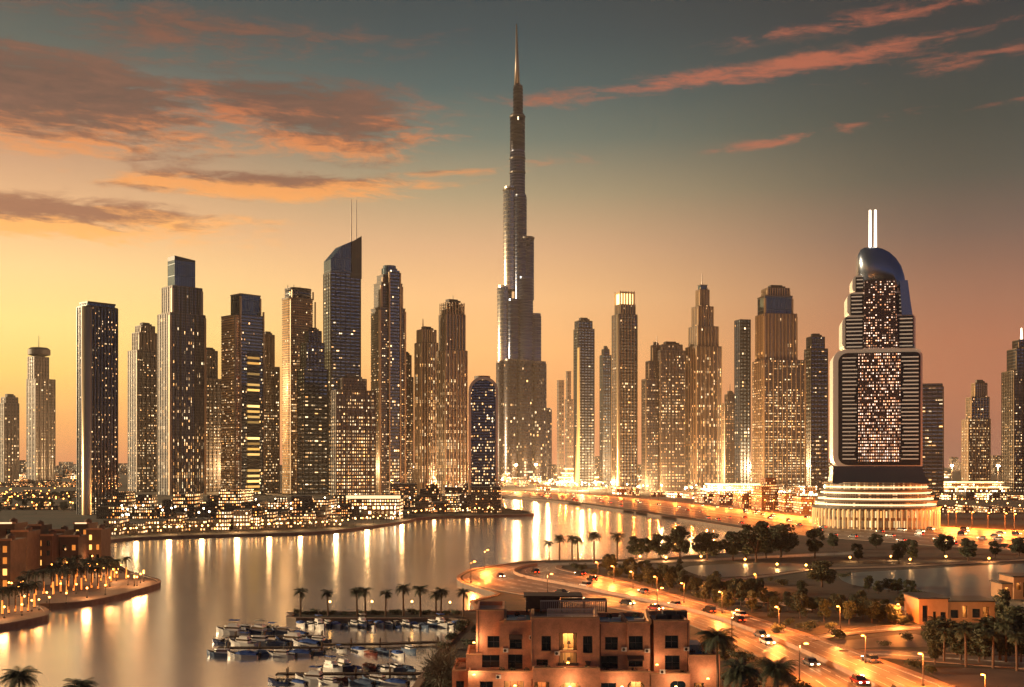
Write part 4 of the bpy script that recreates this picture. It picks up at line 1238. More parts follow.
tree_a, tree_b, tree_c = make_tree(11), make_tree(12, 9.0, 3.0), make_tree(13, 7.2, 3.8, n=32)
T = [(636, 559, 20, 20), (647, 557, 19, 18), (661, 559, 23, 21), (680, 560, 30, 26), (699, 557, 21, 18), (707, 560, 25, 20), (733, 561, 29, 22), (746, 558, 22, 20), (756, 562, 36, 30), (766, 558, 24, 20), (781, 557, 30, 20), (815, 558, 29, 28), (833, 549, 14, 16), (858, 562, 18, 18),
     (876, 548, 13, 18), (899, 564, 20, 22), (912, 562, 22, 24), (944, 554, 18, 23), (968, 561, 20, 23), (995, 558, 17, 26), (822, 587, 24, 22), (789, 552, 13, 16), (722, 553, 12, 14), (1019, 556, 17, 20)]
T.sort()
for i, (x, y, h, w) in enumerate(T):
    p = at(x, y); s = p.y / F
    pr = (tree_a, tree_b, tree_c)[i % 3]; base = (8.5, 9.0, 7.2)[i % 3]
    put(pr, p, rnd.uniform(0, 6), f'dark round-crowned tree in the park line below the far highway, {ordn(i)} from the left', 'trees of the park line', tuple(h * s / base * v for v in (rnd.uniform(1.0, 1.3), rnd.uniform(1.0, 1.3), 1.1)))

# tree groups of the near park on the right
T = [(706, 603, 14), (716, 607, 15), (726, 611, 14), (741, 606, 17), (752, 612, 15), (764, 606, 16), (775, 617, 17), (788, 610, 15), (800, 619, 18), (812, 612, 16), (824, 622, 20), (838, 614, 16), (849, 624, 20), (860, 614, 17), (872, 623, 20), (884, 613, 15), (893, 623, 19), (904, 611, 15),
     (911, 600, 17), (920, 609, 18), (669, 592, 14), (682, 588, 13), (695, 594, 14), (650, 583, 12), (664, 580, 12), (630, 577, 11), (612, 571, 10), (645, 573, 11), (680, 574, 11), (716, 590, 12), (738, 593, 13), (760, 594, 12), (802, 598, 13),
     (932, 646, 24), (941, 655, 27), (951, 648, 26), (961, 660, 32), (970, 650, 26), (979, 662, 32), (989, 652, 28), (1000, 660, 34), (1010, 650, 30), (1021, 662, 30), (935, 664, 22), (1003, 625, 22), (1016, 629, 24), (868, 592, 12), (878, 594, 11), (889, 592, 12), (898, 594, 11)]
for k in range(46):                                                   # fill the planted strips between road, path and lawn
    x = rnd.uniform(600, 905); y0 = 568 + max(0, x - 600) * .20; y1 = 579 + (x - 600) * .155
    if x > 690: y0 = max(y0, 588)
    y = rnd.uniform(min(y0, y1 - 2), y1)
    T.append((x, y, rnd.uniform(9, 15)))
T.sort()
for i, (x, y, h) in enumerate(T):
    p = at(x, y); s = p.y / F; k = i % 3
    put((tree_b, tree_c, tree_a)[k], p, rnd.uniform(0, 6), f'tree of the near park right of the highway, {ordn(i)} from the left', 'trees of the near park', tuple(1.25 * h * s / (9.0, 7.2, 8.5)[k] * v for v in (rnd.uniform(.8, 1.15), rnd.uniform(.8, 1.15), rnd.uniform(.75, 1.25))))


for i in range(22):                                                   # trees on the flat land behind the old town
    x = -6 + i * 5.1 + rnd.uniform(-1.5, 1.5); y = rnd.uniform(499, 516); p = at(x, y); k = i % 3
    put((tree_a, tree_b, tree_c)[k], p, rnd.uniform(0, 6), f'dark tree on the flat land behind the left old town, {ordn(i)} from the left', 'trees behind the left old town', rnd.uniform(.7, 1.1))


P = sorted([(936, 652, 1.2), (944, 661, 1.35), (957, 655, 1.3), (966, 667, 1.4), (984, 659, 1.35), (993, 668, 1.4), (1006, 662, 1.4), (1017, 671, 1.4), (855, 617, 1.1), (876, 619, 1.1), (899, 618, 1.1), (735, 603, 1.0), (768, 612, 1.0), (820, 616, 1.05), (690, 588, .95), (660, 577, .95)])
for i, (x, y, sc) in enumerate(P):
    put((palm_a, palm_b, palm_c)[i % 3], at(x, y), rnd.uniform(0, 6), f'palm among the trees of the near park, {ordn(i)} from the left', 'palms of the near park', sc * rnd.uniform(.62, .84))


def make_shrub(seed, w=1.4, h=1.5, leaf='leaf', label='x', cat='shrub', n=9):
    R_ = random.Random(seed); q = MB()
    for k in range(n):
        a = R_.uniform(0, 2 * PI); u = R_.random() ** .5
        leaves(q, (w * u * .7 * math.cos(a), w * u * .7 * math.sin(a), h * R_.uniform(.3, .75)), w * .45, h * .34, 42, .2, R_)
    o = q.build('shrub', M[leaf]); return tag(o, label, cat)


sh_a, sh_b = make_shrub(21), make_shrub(22, 1.8, 1.3)
S = []
for i in range(15):                                                   # along the upper kerb of the near highway
    j = int(len(nearB) * (.22 + .56 * i / 15)); p = nearB[j]; d = (nearB[j] - nearA[j]).normalized()
    S.append(p + d * rnd.uniform(4.5, 9))
for x, y in ((842, 577), (848, 576), (770, 581), (783, 585), (690, 580), (716, 583), (744, 586), (830, 628), (905, 640), (884, 646), (915, 667), (928, 673), (800, 628), (778, 632), (600, 567), (622, 569)):
    S.append(at(x, y))
S.sort(key=lambda p: p.x / p.y)
for i, p in enumerate(S):
    put((sh_a, sh_b)[i % 2], Vector((p.x, p.y, GZ)), rnd.uniform(0, 6), f'low dark shrub by the near road and paths, {ordn(i)} from the left', 'shrubs by the near road and paths', rnd.uniform(.9, 1.7))

xs = [298 + i * 9.3 + rnd.uniform(-2, 2) for i in range(18)]
for i, x in enumerate(xs):
    put((sh_a, sh_b)[i % 2], at(x, 614.2 + rnd.uniform(-.6, .8)), rnd.uniform(0, 6), f'low shrub planted along the marina quay, {ordn(i)} from the left', 'shrubs along the marina quay', (rnd.uniform(.8, 1.5), rnd.uniform(.7, 1.0), rnd.uniform(.6, 1.0)))

# big palms close to the camera
near_palm = make_palm(31, 8.0, 3.9, 62, 30, droop=.8)
for i, (x, y, D, sc, lb) in enumerate(((718, 638, 176, .98, 'tall dark palm rising at the right end of the orange villa'), (741, 671, 162, 1.0, 'bushy palm at the bottom edge, left of its slightly taller twin'), (776, 669, 166, .96, 'bushy palm at the bottom edge beside the glowing highway'),
                                        (18, 677, 160, .84, 'palm top poking up in the bottom left corner'), (80, 688, 152, .80, 'lower palm top cut by the bottom edge near the left corner'))):
    h = zat(y, D) - GZ
    o = put(near_palm, Vector((xat(x, D), D, GZ + h - 8.0 * sc)), i * 1.3, lb, None, sc)

# ------------------------------------------------------------------ boats and pontoons
HULLS = {'white': mat('white gelcoat', (214, 210, 206), .25, spec=.6), 'navy': mat('navy hull paint', (26, 44, 84), .22, spec=.6), 'grey': mat('grey hull paint', (88, 106, 132), .3), 'red': mat('dark red hull paint', (96, 34, 26), .3)}
CANV = {'blue': mat('blue canvas', (36, 74, 140), .8, vary=.15, vscale=2), 'white': mat('cream canvas', (176, 166, 150), .85, vary=.1, vscale=2), 'grey': mat('grey canvas', (66, 82, 108), .85, vary=.15, vscale=2), 'rust': mat('rust canvas', (120, 62, 40), .85, vary=.15, vscale=2)}
M['deck'] = mat('teak deck', (132, 98, 68), .65, vary=.2, vscale=1.5)
M['tint'] = mat('tinted glass', (14, 20, 26), .08, spec=.9)
M['chrome'] = mat('steel rail', (170, 166, 160), .25, metal=.9)
M['motor'] = mat('outboard black', (22, 22, 24), .4)
M['pierwood'] = mat('weathered pier planks', (84, 62, 46), .85, vary=.3, vscale=1.2, bump=.3, bscale=6)


def make_boat(kind, hull, canv, L=8.0):
    t = thing('motorboat', 'x', 'boat', (0, 0, -60))
    W = L * .17
    st = [(-.5, .86, .0), (-.3, .98, .0), (0, 1.0, .02), (.22, .86, .06), (.38, .52, .12), (.5, .04, .2)]      # along, half width, sheer
    q = MB(); fb = L * .085
    def sec(a, w, sh): return [(a * L, -w * W, fb + sh * L * .5), (a * L * .98, -w * W * .72, -.25), (a * L * .98, w * W * .72, -.25), (a * L, w * W, fb + sh * L * .5)]
    S_ = [sec(*s) for s in st]
    for a, b in zip(S_, S_[1:]):
        for i in range(3): q.face([a[i], a[i + 1], b[i + 1], b[i]])
    q.face(S_[0][::-1])
    q.build('hull', HULLS[hull], t, False)
    q = MB()
    for a, b in zip(S_, S_[1:]): 
        za, zb = .1, .1
        q.face([(a[0][0], a[0][1] * .95, a[0][2] - za), (b[0][0], b[0][1] * .95, b[0][2] - zb), (b[3][0], b[3][1] * .95, b[3][2] - zb), (a[3][0], a[3][1] * .95, a[3][2] - za)])
    q.build('deck', M['deck'] if kind != 'open' else HULLS['grey'], t)
    if kind in ('cabin', 'fly'):
        q = MB(); c = [(-.24 * L, -W * .66), (.2 * L, -W * .56), (.3 * L, 0), (.2 * L, W * .56), (-.24 * L, W * .66)]
        top = [(x * .86 - .02 * L, y * .84) for x, y in c]
        q.prism(c, fb - .05, fb + L * .13, top); q.build('cabin', HULLS['white'], t)
        q = MB(); c2 = [(x * .97 + .003 * L, y * 1.0) for x, y in c]; q.prism(grow([(x * .93 - .01 * L, y * .93) for x, y in c], .03), fb + L * .055, fb + L * .105, grow([(x * .885 - .017 * L, y * .87) for x, y in c], .03)); q.build('window', M['tint'], t)
        if kind == 'fly':
            q = MB(); q.prism([(-.2 * L, -W * .5), (.08 * L, -W * .45), (.12 * L, 0), (.08 * L, W * .45), (-.2 * L, W * .5)], fb + L * .13, fb + L * .19); q.build('flybridge', HULLS['white'], t)
            q = MB()
            for sx, sy in ((-.18, -.4), (-.18, .4), (.04, -.36), (.04, .36)): q.tube([(sx * L, sy * W, fb + L * .19), (sx * L, sy * W, fb + L * .29)], .03, .03, 5)
            q.build('awning_frame', M['chrome'], t)
            q = MB(); q.box(-.22 * L, .08 * L, -W * .5, W * .5, fb + L * .29, fb + L * .305); q.build('awning', CANV[canv], t)
    if kind in ('open', 'cover'):
        q = MB(); q.ext([(.02 * L, fb), (.12 * L, fb), (.05 * L, fb + L * .1), (.02 * L, fb + L * .1)], -W * .7, W * .7); q.build('windscreen', M['tint'], t)
    if kind == 'open':
        q = MB()
        for x in (-.28, -.1): q.box(x * L - .3, x * L + .3, -W * .55, W * .55, fb - .1, fb + .38)
        q.box(-.3 * L - .3, -.3 * L - .18, -W * .55, W * .55, fb + .2, fb + .8); q.build('seat', CANV['white'], t)
        q = MB()
        for sy in (-.75, .75): q.tube([(-.3 * L, sy * W, fb), (-.25 * L, sy * W * .9, fb + L * .2), (.02 * L, sy * W * .9, fb + L * .2), (.08 * L, sy * W, fb)], .03, .03, 5)
        q.build('canopy_frame', M['chrome'], t)
        q = MB(); n = 6
        for i in range(n):
            a0, a1 = -1 + 2 * i / n, -1 + 2 * (i + 1) / n
            z0, z1 = fb + L * (.2 + .03 * (1 - a0 * a0)), fb + L * (.2 + .03 * (1 - a1 * a1))
            q.face([(-.26 * L, a0 * W * .8, z0), (.03 * L, a0 * W * .8, z0), (.03 * L, a1 * W * .8, z1), (-.26 * L, a1 * W * .8, z1)])
        q.build('canopy', CANV[canv], t)
    if kind == 'cover':
        q = MB(); n = 8
        pr = [(-.47 * L, .55), (-.2 * L, 1.0), (.03 * L, 1.15), (.2 * L, .6), (.34 * L, .1)]
        for (xa, ha), (xb, hb) in zip(pr, pr[1:]):
            for i in range(n):
                a0, a1 = PI * i / n, PI * (i + 1) / n
                wa = .95 * W * (1 if xa < .1 * L else .8); wb = .95 * W * (1 if xb < .1 * L else .7)
                q.face([(xa, -wa * math.cos(a0), fb + ha * .1 * L * math.sin(a0)), (xb, -wb * math.cos(a0), fb + hb * .1 * L * math.sin(a0)), (xb, -wb * math.cos(a1), fb + hb * .1 * L * math.sin(a1)), (xa, -wa * math.cos(a1), fb + ha * .1 * L * math.sin(a1))])
        q.build('canvas_cover', CANV[canv], t)
    q = MB()
    for sy in (-1, 1):
        q.tube([(.1 * L, sy * W * .9, fb + .5), (.3 * L, sy * W * .66, fb + .6 + .02 * L), (.47 * L, sy * W * .1, fb + .7 + .08 * L)], .025, .025, 4)
        for xx, ww, zz in ((.12, .9, .0), (.3, .66, .04)): q.tube([(xx * L, sy * W * ww, fb), (xx * L, sy * W * ww, fb + .55 + zz)], .02, .02, 4)
    q.build('bow_rail', M['chrome'], t)
    if kind in ('fly', 'cabin'):
        q = MB(); zt = fb + L * (.3 if kind == 'fly' else .13)
        q.tube([(-.1 * L, .2, zt), (-.13 * L, .2, zt + 2.6)], .05, .02, 5); q.box(-.1 * L - .25, -.1 * L + .25, -.6, .6, zt + .1, zt + .16); q.build('radar_mast', M['chrome'], t)
    if kind != 'fly':
        q = MB(); q.box(-.5 * L - .55, -.5 * L - .05, -.25, .25, .1, fb + .5); q.box(-.5 * L - .4, -.5 * L - .2, -.08, .08, -.25, .2); q.build('outboard_motor', M['motor'], t)
    return t


KINDS = [('fly', 'white', 'blue', 10.5, 'white flybridge motor yacht with blue awning'), ('cover', 'white', 'blue', 8.0, 'white motorboat under a blue canvas cover'),
         ('cabin', 'white', 'grey', 8.8, 'white cabin cruiser with dark windows'), ('open', 'navy', 'white', 7.4, 'navy open boat with cream canopy'),
         ('cover', 'grey', 'grey', 7.8, 'grey motorboat under a grey cover'), ('open', 'white', 'blue', 7.4, 'white open boat with blue canopy'),
         ('cabin', 'grey', 'blue', 8.6, 'grey hulled cabin cruiser'), ('cover', 'red', 'rust', 7.6, 'dark red motorboat under a rust cover'), ('fly', 'navy', 'white', 10.0, 'navy flybridge yacht with cream awning')]
boats = [make_boat(*k[:4]) for k in KINDS]
ROWS = [('under the quay palms', 'boats moored under the quay palms', [(302 + i * 8.7, 625.5 + (i % 3) * 1.1) for i in range(19)], -1.15, .2, [1, 2, 0, 6, 1, 4, 2, 8, 5, 1, 6, 3, 2, 1, 4, 6, 0, 2, 1], .95),
        ('left cluster back row', 'boats of the left cluster, back row', [(232, 633), (245, 630.5), (258, 633), (270, 630), (283, 633), (297, 635)], PI - .35, .35, [0, 2, 8, 5, 6, 1], 1.0),
        ('left cluster middle row', 'boats of the left cluster, middle row', [(224, 643.5), (243, 645), (259, 643), (277, 645.5), (292, 643), (306, 645), (318, 642)], PI - .25, .35, [3, 0, 2, 4, 8, 1, 6], 1.05),
        ('left cluster front row', 'boats of the left cluster, front row', [(222, 655.5), (243, 657), (260, 655.5), (281, 656.5), (297, 655), (311, 653.5)], PI - .12, .3, [6, 1, 4, 2, 1, 3], 1.05),
        ('at the wooden pier', 'boats at the wooden pier', [(361, 652), (372, 655), (383, 653), (399, 656), (410, 651), (341, 651)], -.9, .5, [1, 7, 4, 1, 6, 5], .9),
        ('marina bottom back row', 'boats at the bottom of the marina, back row', [(332, 671), (345, 669), (358, 671.5), (371, 669.5), (384, 672), (397, 670), (409, 672)], -1.0, .4, [0, 8, 1, 7, 2, 6, 4], .95),
        ('marina bottom front row', 'boats at the bottom of the marina, front row', [(279, 683), (296, 684), (313, 681.5), (329, 684), (345, 682), (361, 684.5), (377, 682.5), (393, 684.5)], PI - .5, .5, [3, 1, 0, 2, 7, 4, 6, 1], .92)]
for where, grp, pts, h0, dh, ks, sc in ROWS:
    for i, ((x, y), k) in enumerate(zip(pts, ks)):
        put(boats[k], at(x, y, 0.0), h0 + rnd.uniform(-dh, dh) * .45, f'{KINDS[k][4]}, {ordn(i)} from left, {where}', grp, sc * .76 * rnd.uniform(.85, 1.08))
for b in boats:
    if b.name not in _used:
        for c in list(b.children): bpy.data.objects.remove(c)
        bpy.data.objects.remove(b)


def pier(label, pts, w, posts=True):
    P = [at(x, y, 0) for x, y in pts]; t = thing('pier', label, 'pier', P[0])
    q = MB(); ps = []
    for a, b in zip(P, P[1:]):
        d = (b - a); n = max(1, int(d.length / 2.0)); e = d.normalized(); s = Vector((-e.y, e.x, 0)) * (w / 2)
        for i in range(n):                                             # planks in bays
            u = a + d * (i / n) - P[0]; v = a + d * ((i + .94) / n) - P[0]
            q.prism([(u.x - s.x, u.y - s.y), (v.x - s.x, v.y - s.y), (v.x + s.x, v.y + s.y), (u.x + s.x, u.y + s.y)], .55, .72)
            if i % 3 == 0: ps.append((u + s * .9, u - s * .9))
        for sg in (-.8, .8):
            u, v = a - P[0] + s * sg, b - P[0] + s * sg; q.tube([(u.x, u.y, .48), (v.x, v.y, .48)], .12, .12, 4)
    q.build('plank_deck', M['pierwood'], t)
    for a, b in ps:
        for c in (a, b):
            k = MB(); k.tube([(c.x, c.y, -1), (c.x, c.y, 1.7)], .14, .12, 6); k.build('post', M['pierwood'], t)
pier('wooden pier with posts reaching out to the middle boats', [(438, 644.5), (380, 646.5), (322, 647)], 1.8)
pier('narrow pontoon between the back and middle rows of the left boat cluster', [(322, 638.5), (226, 639)], 1.4)
pier('narrow pontoon between the middle and front rows of the left boat cluster', [(322, 650), (218, 650.5)], 1.4)
pier('pontoon at the bottom of the marina between its two boat rows', [(424, 676.5), (276, 677)], 1.5)
for i, (x, y) in enumerate(((330, 614.5), (372, 614.3), (412, 614.3), (450, 615.2))):
    if i == 0: gl = make_globe('bulb', 3.0, .28); gl.location = at(x, y); tag(gl, f'small globe lamp on the marina quay, {ordn(i)} from the left', None, 'globe lamps on the marina quay')
    else: dup(gl, at(x, y), 0, f'small globe lamp on the marina quay, {ordn(i)} from the left')

# ------------------------------------------------------------------ the orange villa in front
M['stucco'] = mat('orange stucco', (194, 132, 98), .88, vary=.24, vscale=.55, bump=.4, bscale=5)
M['stuccolight'] = mat('pale coping', (190, 138, 96), .8, vary=.1, vscale=.6)
M['stuccodark'] = mat('red brown render', (84, 58, 46), .85, vary=.15, vscale=.5)
M['roofpale'] = mat('pale roof screed', (176, 144, 120), .85, vary=.25, vscale=.5)
M['winframe'] = mat('dark window frame', (44, 34, 30), .5)
M['paneday'] = mat('dark window glass', (20, 30, 40), .06, spec=.8)
M['roomlit'] = mat('lit room wall', (236, 190, 120), .8, emit=(255, 188, 96), es=1.5, lightpass=False)
M['roomglow'] = mat('lamp-lit room wall', (220, 160, 90), .8, emit=(255, 150, 60), es=.55, lightpass=False)
M['teal'] = mat('teal roof terrace tile', (104, 148, 164), .45, vary=.2, vscale=.6)
M['wood'] = mat('dark pergola wood', (74, 50, 40), .7, vary=.2, vscale=2)
M['slatpale'] = mat('grey pergola slats', (150, 136, 134), .6)
M['railwhite'] = mat('pale railing', (222, 208, 190), .5)


def wall_grid(mb, x0, x1, z0, z1, y, holes, dep=.45):
    """front wall in the plane y with recessed openings (x0,x1,z0,z1)"""
    xs = sorted({x0, x1, *[h[0] for h in holes], *[h[1] for h in holes]}); zs = sorted({z0, z1, *[h[2] for h in holes], *[h[3] for h in holes]})
    xs = [x for x in xs if x0 <= x <= x1]; zs = [z for z in zs if z0 <= z <= z1]
    for a, b in zip(xs, xs[1:]):
        for c, d in zip(zs, zs[1:]):
            mx, mz = (a + b) / 2, (c + d) / 2
            if any(h[0] < mx < h[1] and h[2] < mz < h[3] for h in holes): continue
            mb.face([(a, y, c), (b, y, c), (b, y, d), (a, y, d)])
    for h in holes:
        a, b, c, d = h[:4]
        mb.face([(a, y, c), (a, y + dep, c), (a, y + dep, d), (a, y, d)]); mb.face([(b, y, d), (b, y + dep, d), (b, y + dep, c), (b, y, c)])
        mb.face([(a, y, c), (b, y, c), (b, y + dep, c), (a, y + dep, c)]); mb.face([(a, y, d), (a, y + dep, d), (b, y + dep, d), (b, y, d)])


def window(root, x0, x1, z0, z1, y, dep=.45, pane='paneday', nx=2, nz=2, arch=False, wallm='stucco'):
    yb = y + dep - .02; f = .1
    q = MB()
    for a, b, c, d in ((x0, x0 + f, z0, z1), (x1 - f, x1, z0, z1), (x0 + f, x1 - f, z0, z0 + f), (x0 + f, x1 - f, z1 - f, z1)): q.box(a, b, yb - .12, yb, c, d)
    for i in range(1, nx): q.box(x0 + (x1 - x0) * i / nx - .035, x0 + (x1 - x0) * i / nx + .035, yb - .1, yb, z0 + f, z1 - f)
    for i in range(1, nz): q.box(x0 + f, x1 - f, yb - .09, yb, z0 + (z1 - z0) * i / nz - .035, z0 + (z1 - z0) * i / nz + .035)
    w = q.build('window', M['winframe'], root)
    if pane in ('roomlit', 'roomglow'):                                # a real room behind the opening, with curtains and a lamp
        q = MB(); d = 2.6; X0, X1, Z0, Z1 = x0 - .5, x1 + .5, z0 - .35, z1 + .3; Y0, Y1 = yb + .01, yb + d
        q.face([(X0, Y1, Z0), (X1, Y1, Z0), (X1, Y1, Z1), (X0, Y1, Z1)]); q.face([(X0, Y0, Z0), (X0, Y1, Z0), (X0, Y1, Z1), (X0, Y0, Z1)]); q.face([(X1, Y1, Z0), (X1, Y0, Z0), (X1, Y0, Z1), (X1, Y1, Z1)])
        q.face([(X0, Y0, Z0), (X1, Y0, Z0), (X1, Y1, Z0), (X0, Y1, Z0)]); q.face([(X0, Y1, Z1), (X1, Y1, Z1), (X1, Y0, Z1), (X0, Y0, Z1)])
        q.build('room', M['roomwall'], w)
        n = 9
        for sx in (0, 1):
            q = MB()
            xa, xb = (x0 + .02, x0 + (x1 - x0) * .24) if sx == 0 else (x1 - (x1 - x0) * .2, x1 - .02)
            for i in range(n):
                u, v = xa + (xb - xa) * i / n, xa + (xb - xa) * (i + 1) / n
                q.face([(u, yb + .14 + .07 * (i % 2), z0 + .02), (v, yb + .14 + .07 * ((i + 1) % 2), z0 + .02), (v, yb + .14 + .07 * ((i + 1) % 2), z1), (u, yb + .14 + .07 * (i % 2), z1)])
            q.build('curtain', M['curtain'], w)
        q = MB(); xm = x0 + (x1 - x0) * .58; q.lathe([(.05, z0 - .2), (.05, z0 + .7), (.3, z0 + .72), (.2, z0 + 1.2), (0, z0 + 1.21)], xm, yb + 1.7, 10); q.box(x0, x0 + .9, yb + 1.9, yb + 2.5, z0 - .3, z0 + .55); q.build('furniture', M['wood'], w)
        wx, wy = root.location.x, root.location.y
        lamp_light('room_light', (wx + (x0 + x1) / 2, wy + yb + .9, root.location.z + z1 - .1), (300 if pane == 'roomlit' else 90) * max(1, (x1 - x0) * (z1 - z0) / 5), (1, .62, .27), .15)
    else:
        q = MB(); q.face([(x0, yb - .04, z0), (x1, yb - .04, z0), (x1, yb - .04, z1), (x0, yb - .04, z1)]); q.build('pane', M[pane], w)
    q = MB(); q.box(x0 - .12, x1 + .12, y - .14, y + .05, z0 - .16, z0 - .003); q.build('sill', M['stuccolight'], w)
    if arch:                                                           # corner fillets turn the head into an arch
        q = MB(); r = min((x1 - x0) * .32, .8)
        for sx in (0, 1):
            xc = x0 + r if sx == 0 else x1 - r; xe = x0 if sx == 0 else x1
            pts = [(xe, z1)] + [(xc + (-1 if sx == 0 else 1) * r * math.cos(a), z1 - r + r * math.sin(a)) for a in [PI / 2 * i / 6 for i in range(7)]]
            q.ext(pts, y + .01, yb - .14)
        q.build('arch_trim', M[wallm], w)
    return w


M['roomwall'] = mat('room plaster', (214, 170, 116), .85, vary=.08, vscale=.8)
M['curtain'] = mat('cream curtain', (200, 160, 110), .9)
VD = 178.0
villa = thing('villa', 'large orange stucco villa with flat roofs at the bottom of the view', 'villa', (xat(590, VD), VD, GZ))
def vx(px, D=VD): return xat(px, D) - xat(590, VD)
def vz(py, D=VD): return zat(py, D) - GZ
ZB = -.3


def vblock(px0, px1, ytop, y0, dep, wins, name='wing', zbot=ZB, wm='stucco', par=True):
    """a wing with its front wall at local y0 and its windows (px0,px1,py top,py bottom, pane, nx, nz, arch)"""
    D = VD + y0; x0, x1, z1 = vx(px0, D), vx(px1, D), vz(ytop, D)
    holes = [(vx(w[0], D), vx(w[1], D), vz(w[3], D), vz(w[2], D)) for w in wins]
    q = MB(); wall_grid(q, x0, x1, zbot, z1, y0, holes)
    q.face([(x0, y0 + dep, zbot), (x0, y0, zbot), (x0, y0, z1), (x0, y0 + dep, z1)]); q.face([(x1, y0, zbot), (x1, y0 + dep, zbot), (x1, y0 + dep, z1), (x1, y0, z1)])
    q.face([(x1, y0 + dep, zbot), (x0, y0 + dep, zbot), (x0, y0 + dep, z1), (x1, y0 + dep, z1)])
    pt = .32
    if par:                                                            # parapet: walls stand above a sunken roof
        q.face([(x0, y0, z1), (x1, y0, z1), (x1 - pt, y0 + pt, z1), (x0 + pt, y0 + pt, z1)]); q.face([(x1, y0, z1), (x1, y0 + dep, z1), (x1 - pt, y0 + dep - pt, z1), (x1 - pt, y0 + pt, z1)])
        q.face([(x1, y0 + dep, z1), (x0, y0 + dep, z1), (x0 + pt, y0 + dep - pt, z1), (x1 - pt, y0 + dep - pt, z1)]); q.face([(x0, y0 + dep, z1), (x0, y0, z1), (x0 + pt, y0 + pt, z1), (x0 + pt, y0 + dep - pt, z1)])
        zr = z1 - .7
        a, b, c, d = (x0 + pt, y0 + pt), (x1 - pt, y0 + pt), (x1 - pt, y0 + dep - pt), (x0 + pt, y0 + dep - pt)
        for u, v in ((a, b), (b, c), (c, d), (d, a)): q.face([(v[0], v[1], zr), (u[0], u[1], zr), (u[0], u[1], z1), (v[0], v[1], z1)])
        wo = q.build(name, M[wm], villa)
        q = MB(); q.face([(a[0], a[1], zr), (b[0], b[1], zr), (c[0], c[1], zr), (d[0], d[1], zr)]); q.build('roof', M['teal'] if par == 'teal' else M['roofpale'], wo)
        q = MB()                                                       # rounded pale coping on the front edge
        q.tube([(x0, y0 + .1, z1 + .05), (x1, y0 + .1, z1 + .05)], .17, .17, 6); q.build('coping', M['stuccolight'], wo)
    else:
        q.face([(x0, y0, z1), (x1, y0, z1), (x1, y0 + dep, z1), (x0, y0 + dep, z1)]); wo = q.build(name, M[wm], villa)
    for w, h in zip(wins, holes):
        window(villa, *h, y0, pane=w[4] if len(w) > 4 else 'paneday', nx=w[5] if len(w) > 5 else 2, nz=w[6] if len(w) > 6 else 2, arch=len(w) > 7 and w[7], wallm=wm)
    return wo


vblock(476, 504, 610.5, 2.2, 12, [(487.5, 500, 636, 648), (481, 500, 655, 668)], wm='stucco')
vblock(499.5, 535, 621.5, .9, 13, [(509.5, 522, 636.5, 649), (508, 522.5, 654.5, 669)], par='teal')
vblock(531, 599.5, 618, 0, 13, [(541.5, 551, 636, 651), (559, 577, 633, 650.5, 'roomlit', 2, 1), (559, 577, 652.5, 667, 'roomglow', 3, 1), (583, 592.5, 636, 653), (536.5, 548, 659.5, 666)], par=True)
vblock(599.5, 627.5, 623, 1.0, 12, [(605, 618, 637, 650), (601, 618, 656, 670)], par='teal')
vblock(627.5, 650, 622.5, .6, 12, [(628.8, 643, 636, 650), (628.5, 643, 657.5, 667)], par='teal')
vblock(650, 655, 628, 3.0, 9, [], par=True)
vblock(654, 689.5, 621, .3, 12, [(665, 678.5, 635.5, 648.5), (665, 680, 655.5, 670)], par=True)
vblock(689, 720, 655.5, -.8, 12, [(694, 704, 683, 694, 'roomglow', 1, 1)], par=True)
vblock(466, 482, 655, 1.6, 10, [], par=True)
vblock(452, 470, 671, .5, 12, [(456, 464, 681, 692)], par=True)
# the projecting ground storey with balcony parapets
vblock(468, 534, 672, -2.0, 4.1, [(480, 493, 681.5, 698, 'paneday'), (504, 524, 681, 698, 'roomglow', 3, 1)], name='ground_storey')
vblock(533, 600, 668.5, -2.6, 2.55, [(534.5, 549, 682, 698, 'roomglow', 2, 1), (560.5, 580.5, 682.5, 698, 'roomlit', 2, 1, True)], name='ground_storey')
vblock(599, 651, 672, -2.0, 2.9, [(601, 616, 683, 698), (627.5, 644.5, 681.5, 698, 'roomlit', 2, 1, True)], name='ground_storey')
vblock(650, 690, 674, -2.0, 2.2, [(670, 686, 681, 698, 'paneday', 2, 1, True)], name='ground_storey')
# balcony rail of the middle bay, wall lamp, sloping cheeks beside the terraces
q = MB(); q.box(vx(558), vx(578), -.25, -.12, vz(667.5), vz(662.5)); q.build('balcony_rail', M['winframe'], villa)
q = MB(); q.ext([(vx(585), vz(661)), (vx(591), vz(661)), (vx(589.3), vz(665)), (vx(586.7), vz(665))], -.55, -.02); q.box(vx(587.2), vx(588.8), -.3, -.03, vz(668), vz(665.1)); q.build('wall_lamp', M['wood'], villa)
for px in (505, 533.5, 598, 650.5):
    q = MB(); x = vx(px); q.ext([(x - .22, 0), (x + .22, 0), (x + .22, 1), (x - .22, 1)], 0, .1)
    q = MB(); z0 = vz(622); q.prism([(x - .22, .5), (x + .22, .5), (x + .22, 6.5), (x - .22, 6.5)], z0 - .4, z0 + .3); q.prism([(x - .22, 3.0), (x + .22, 3.0), (x + .22, 6.4), (x - .22, 6.4)], z0 + .3, z0 + 1.3, [(x - .22, 5.0), (x + .22, 5.0), (x + .22, 6.4), (x - .22, 6.4)]); q.build('stepped_cheek', M['stuccolight'], villa)
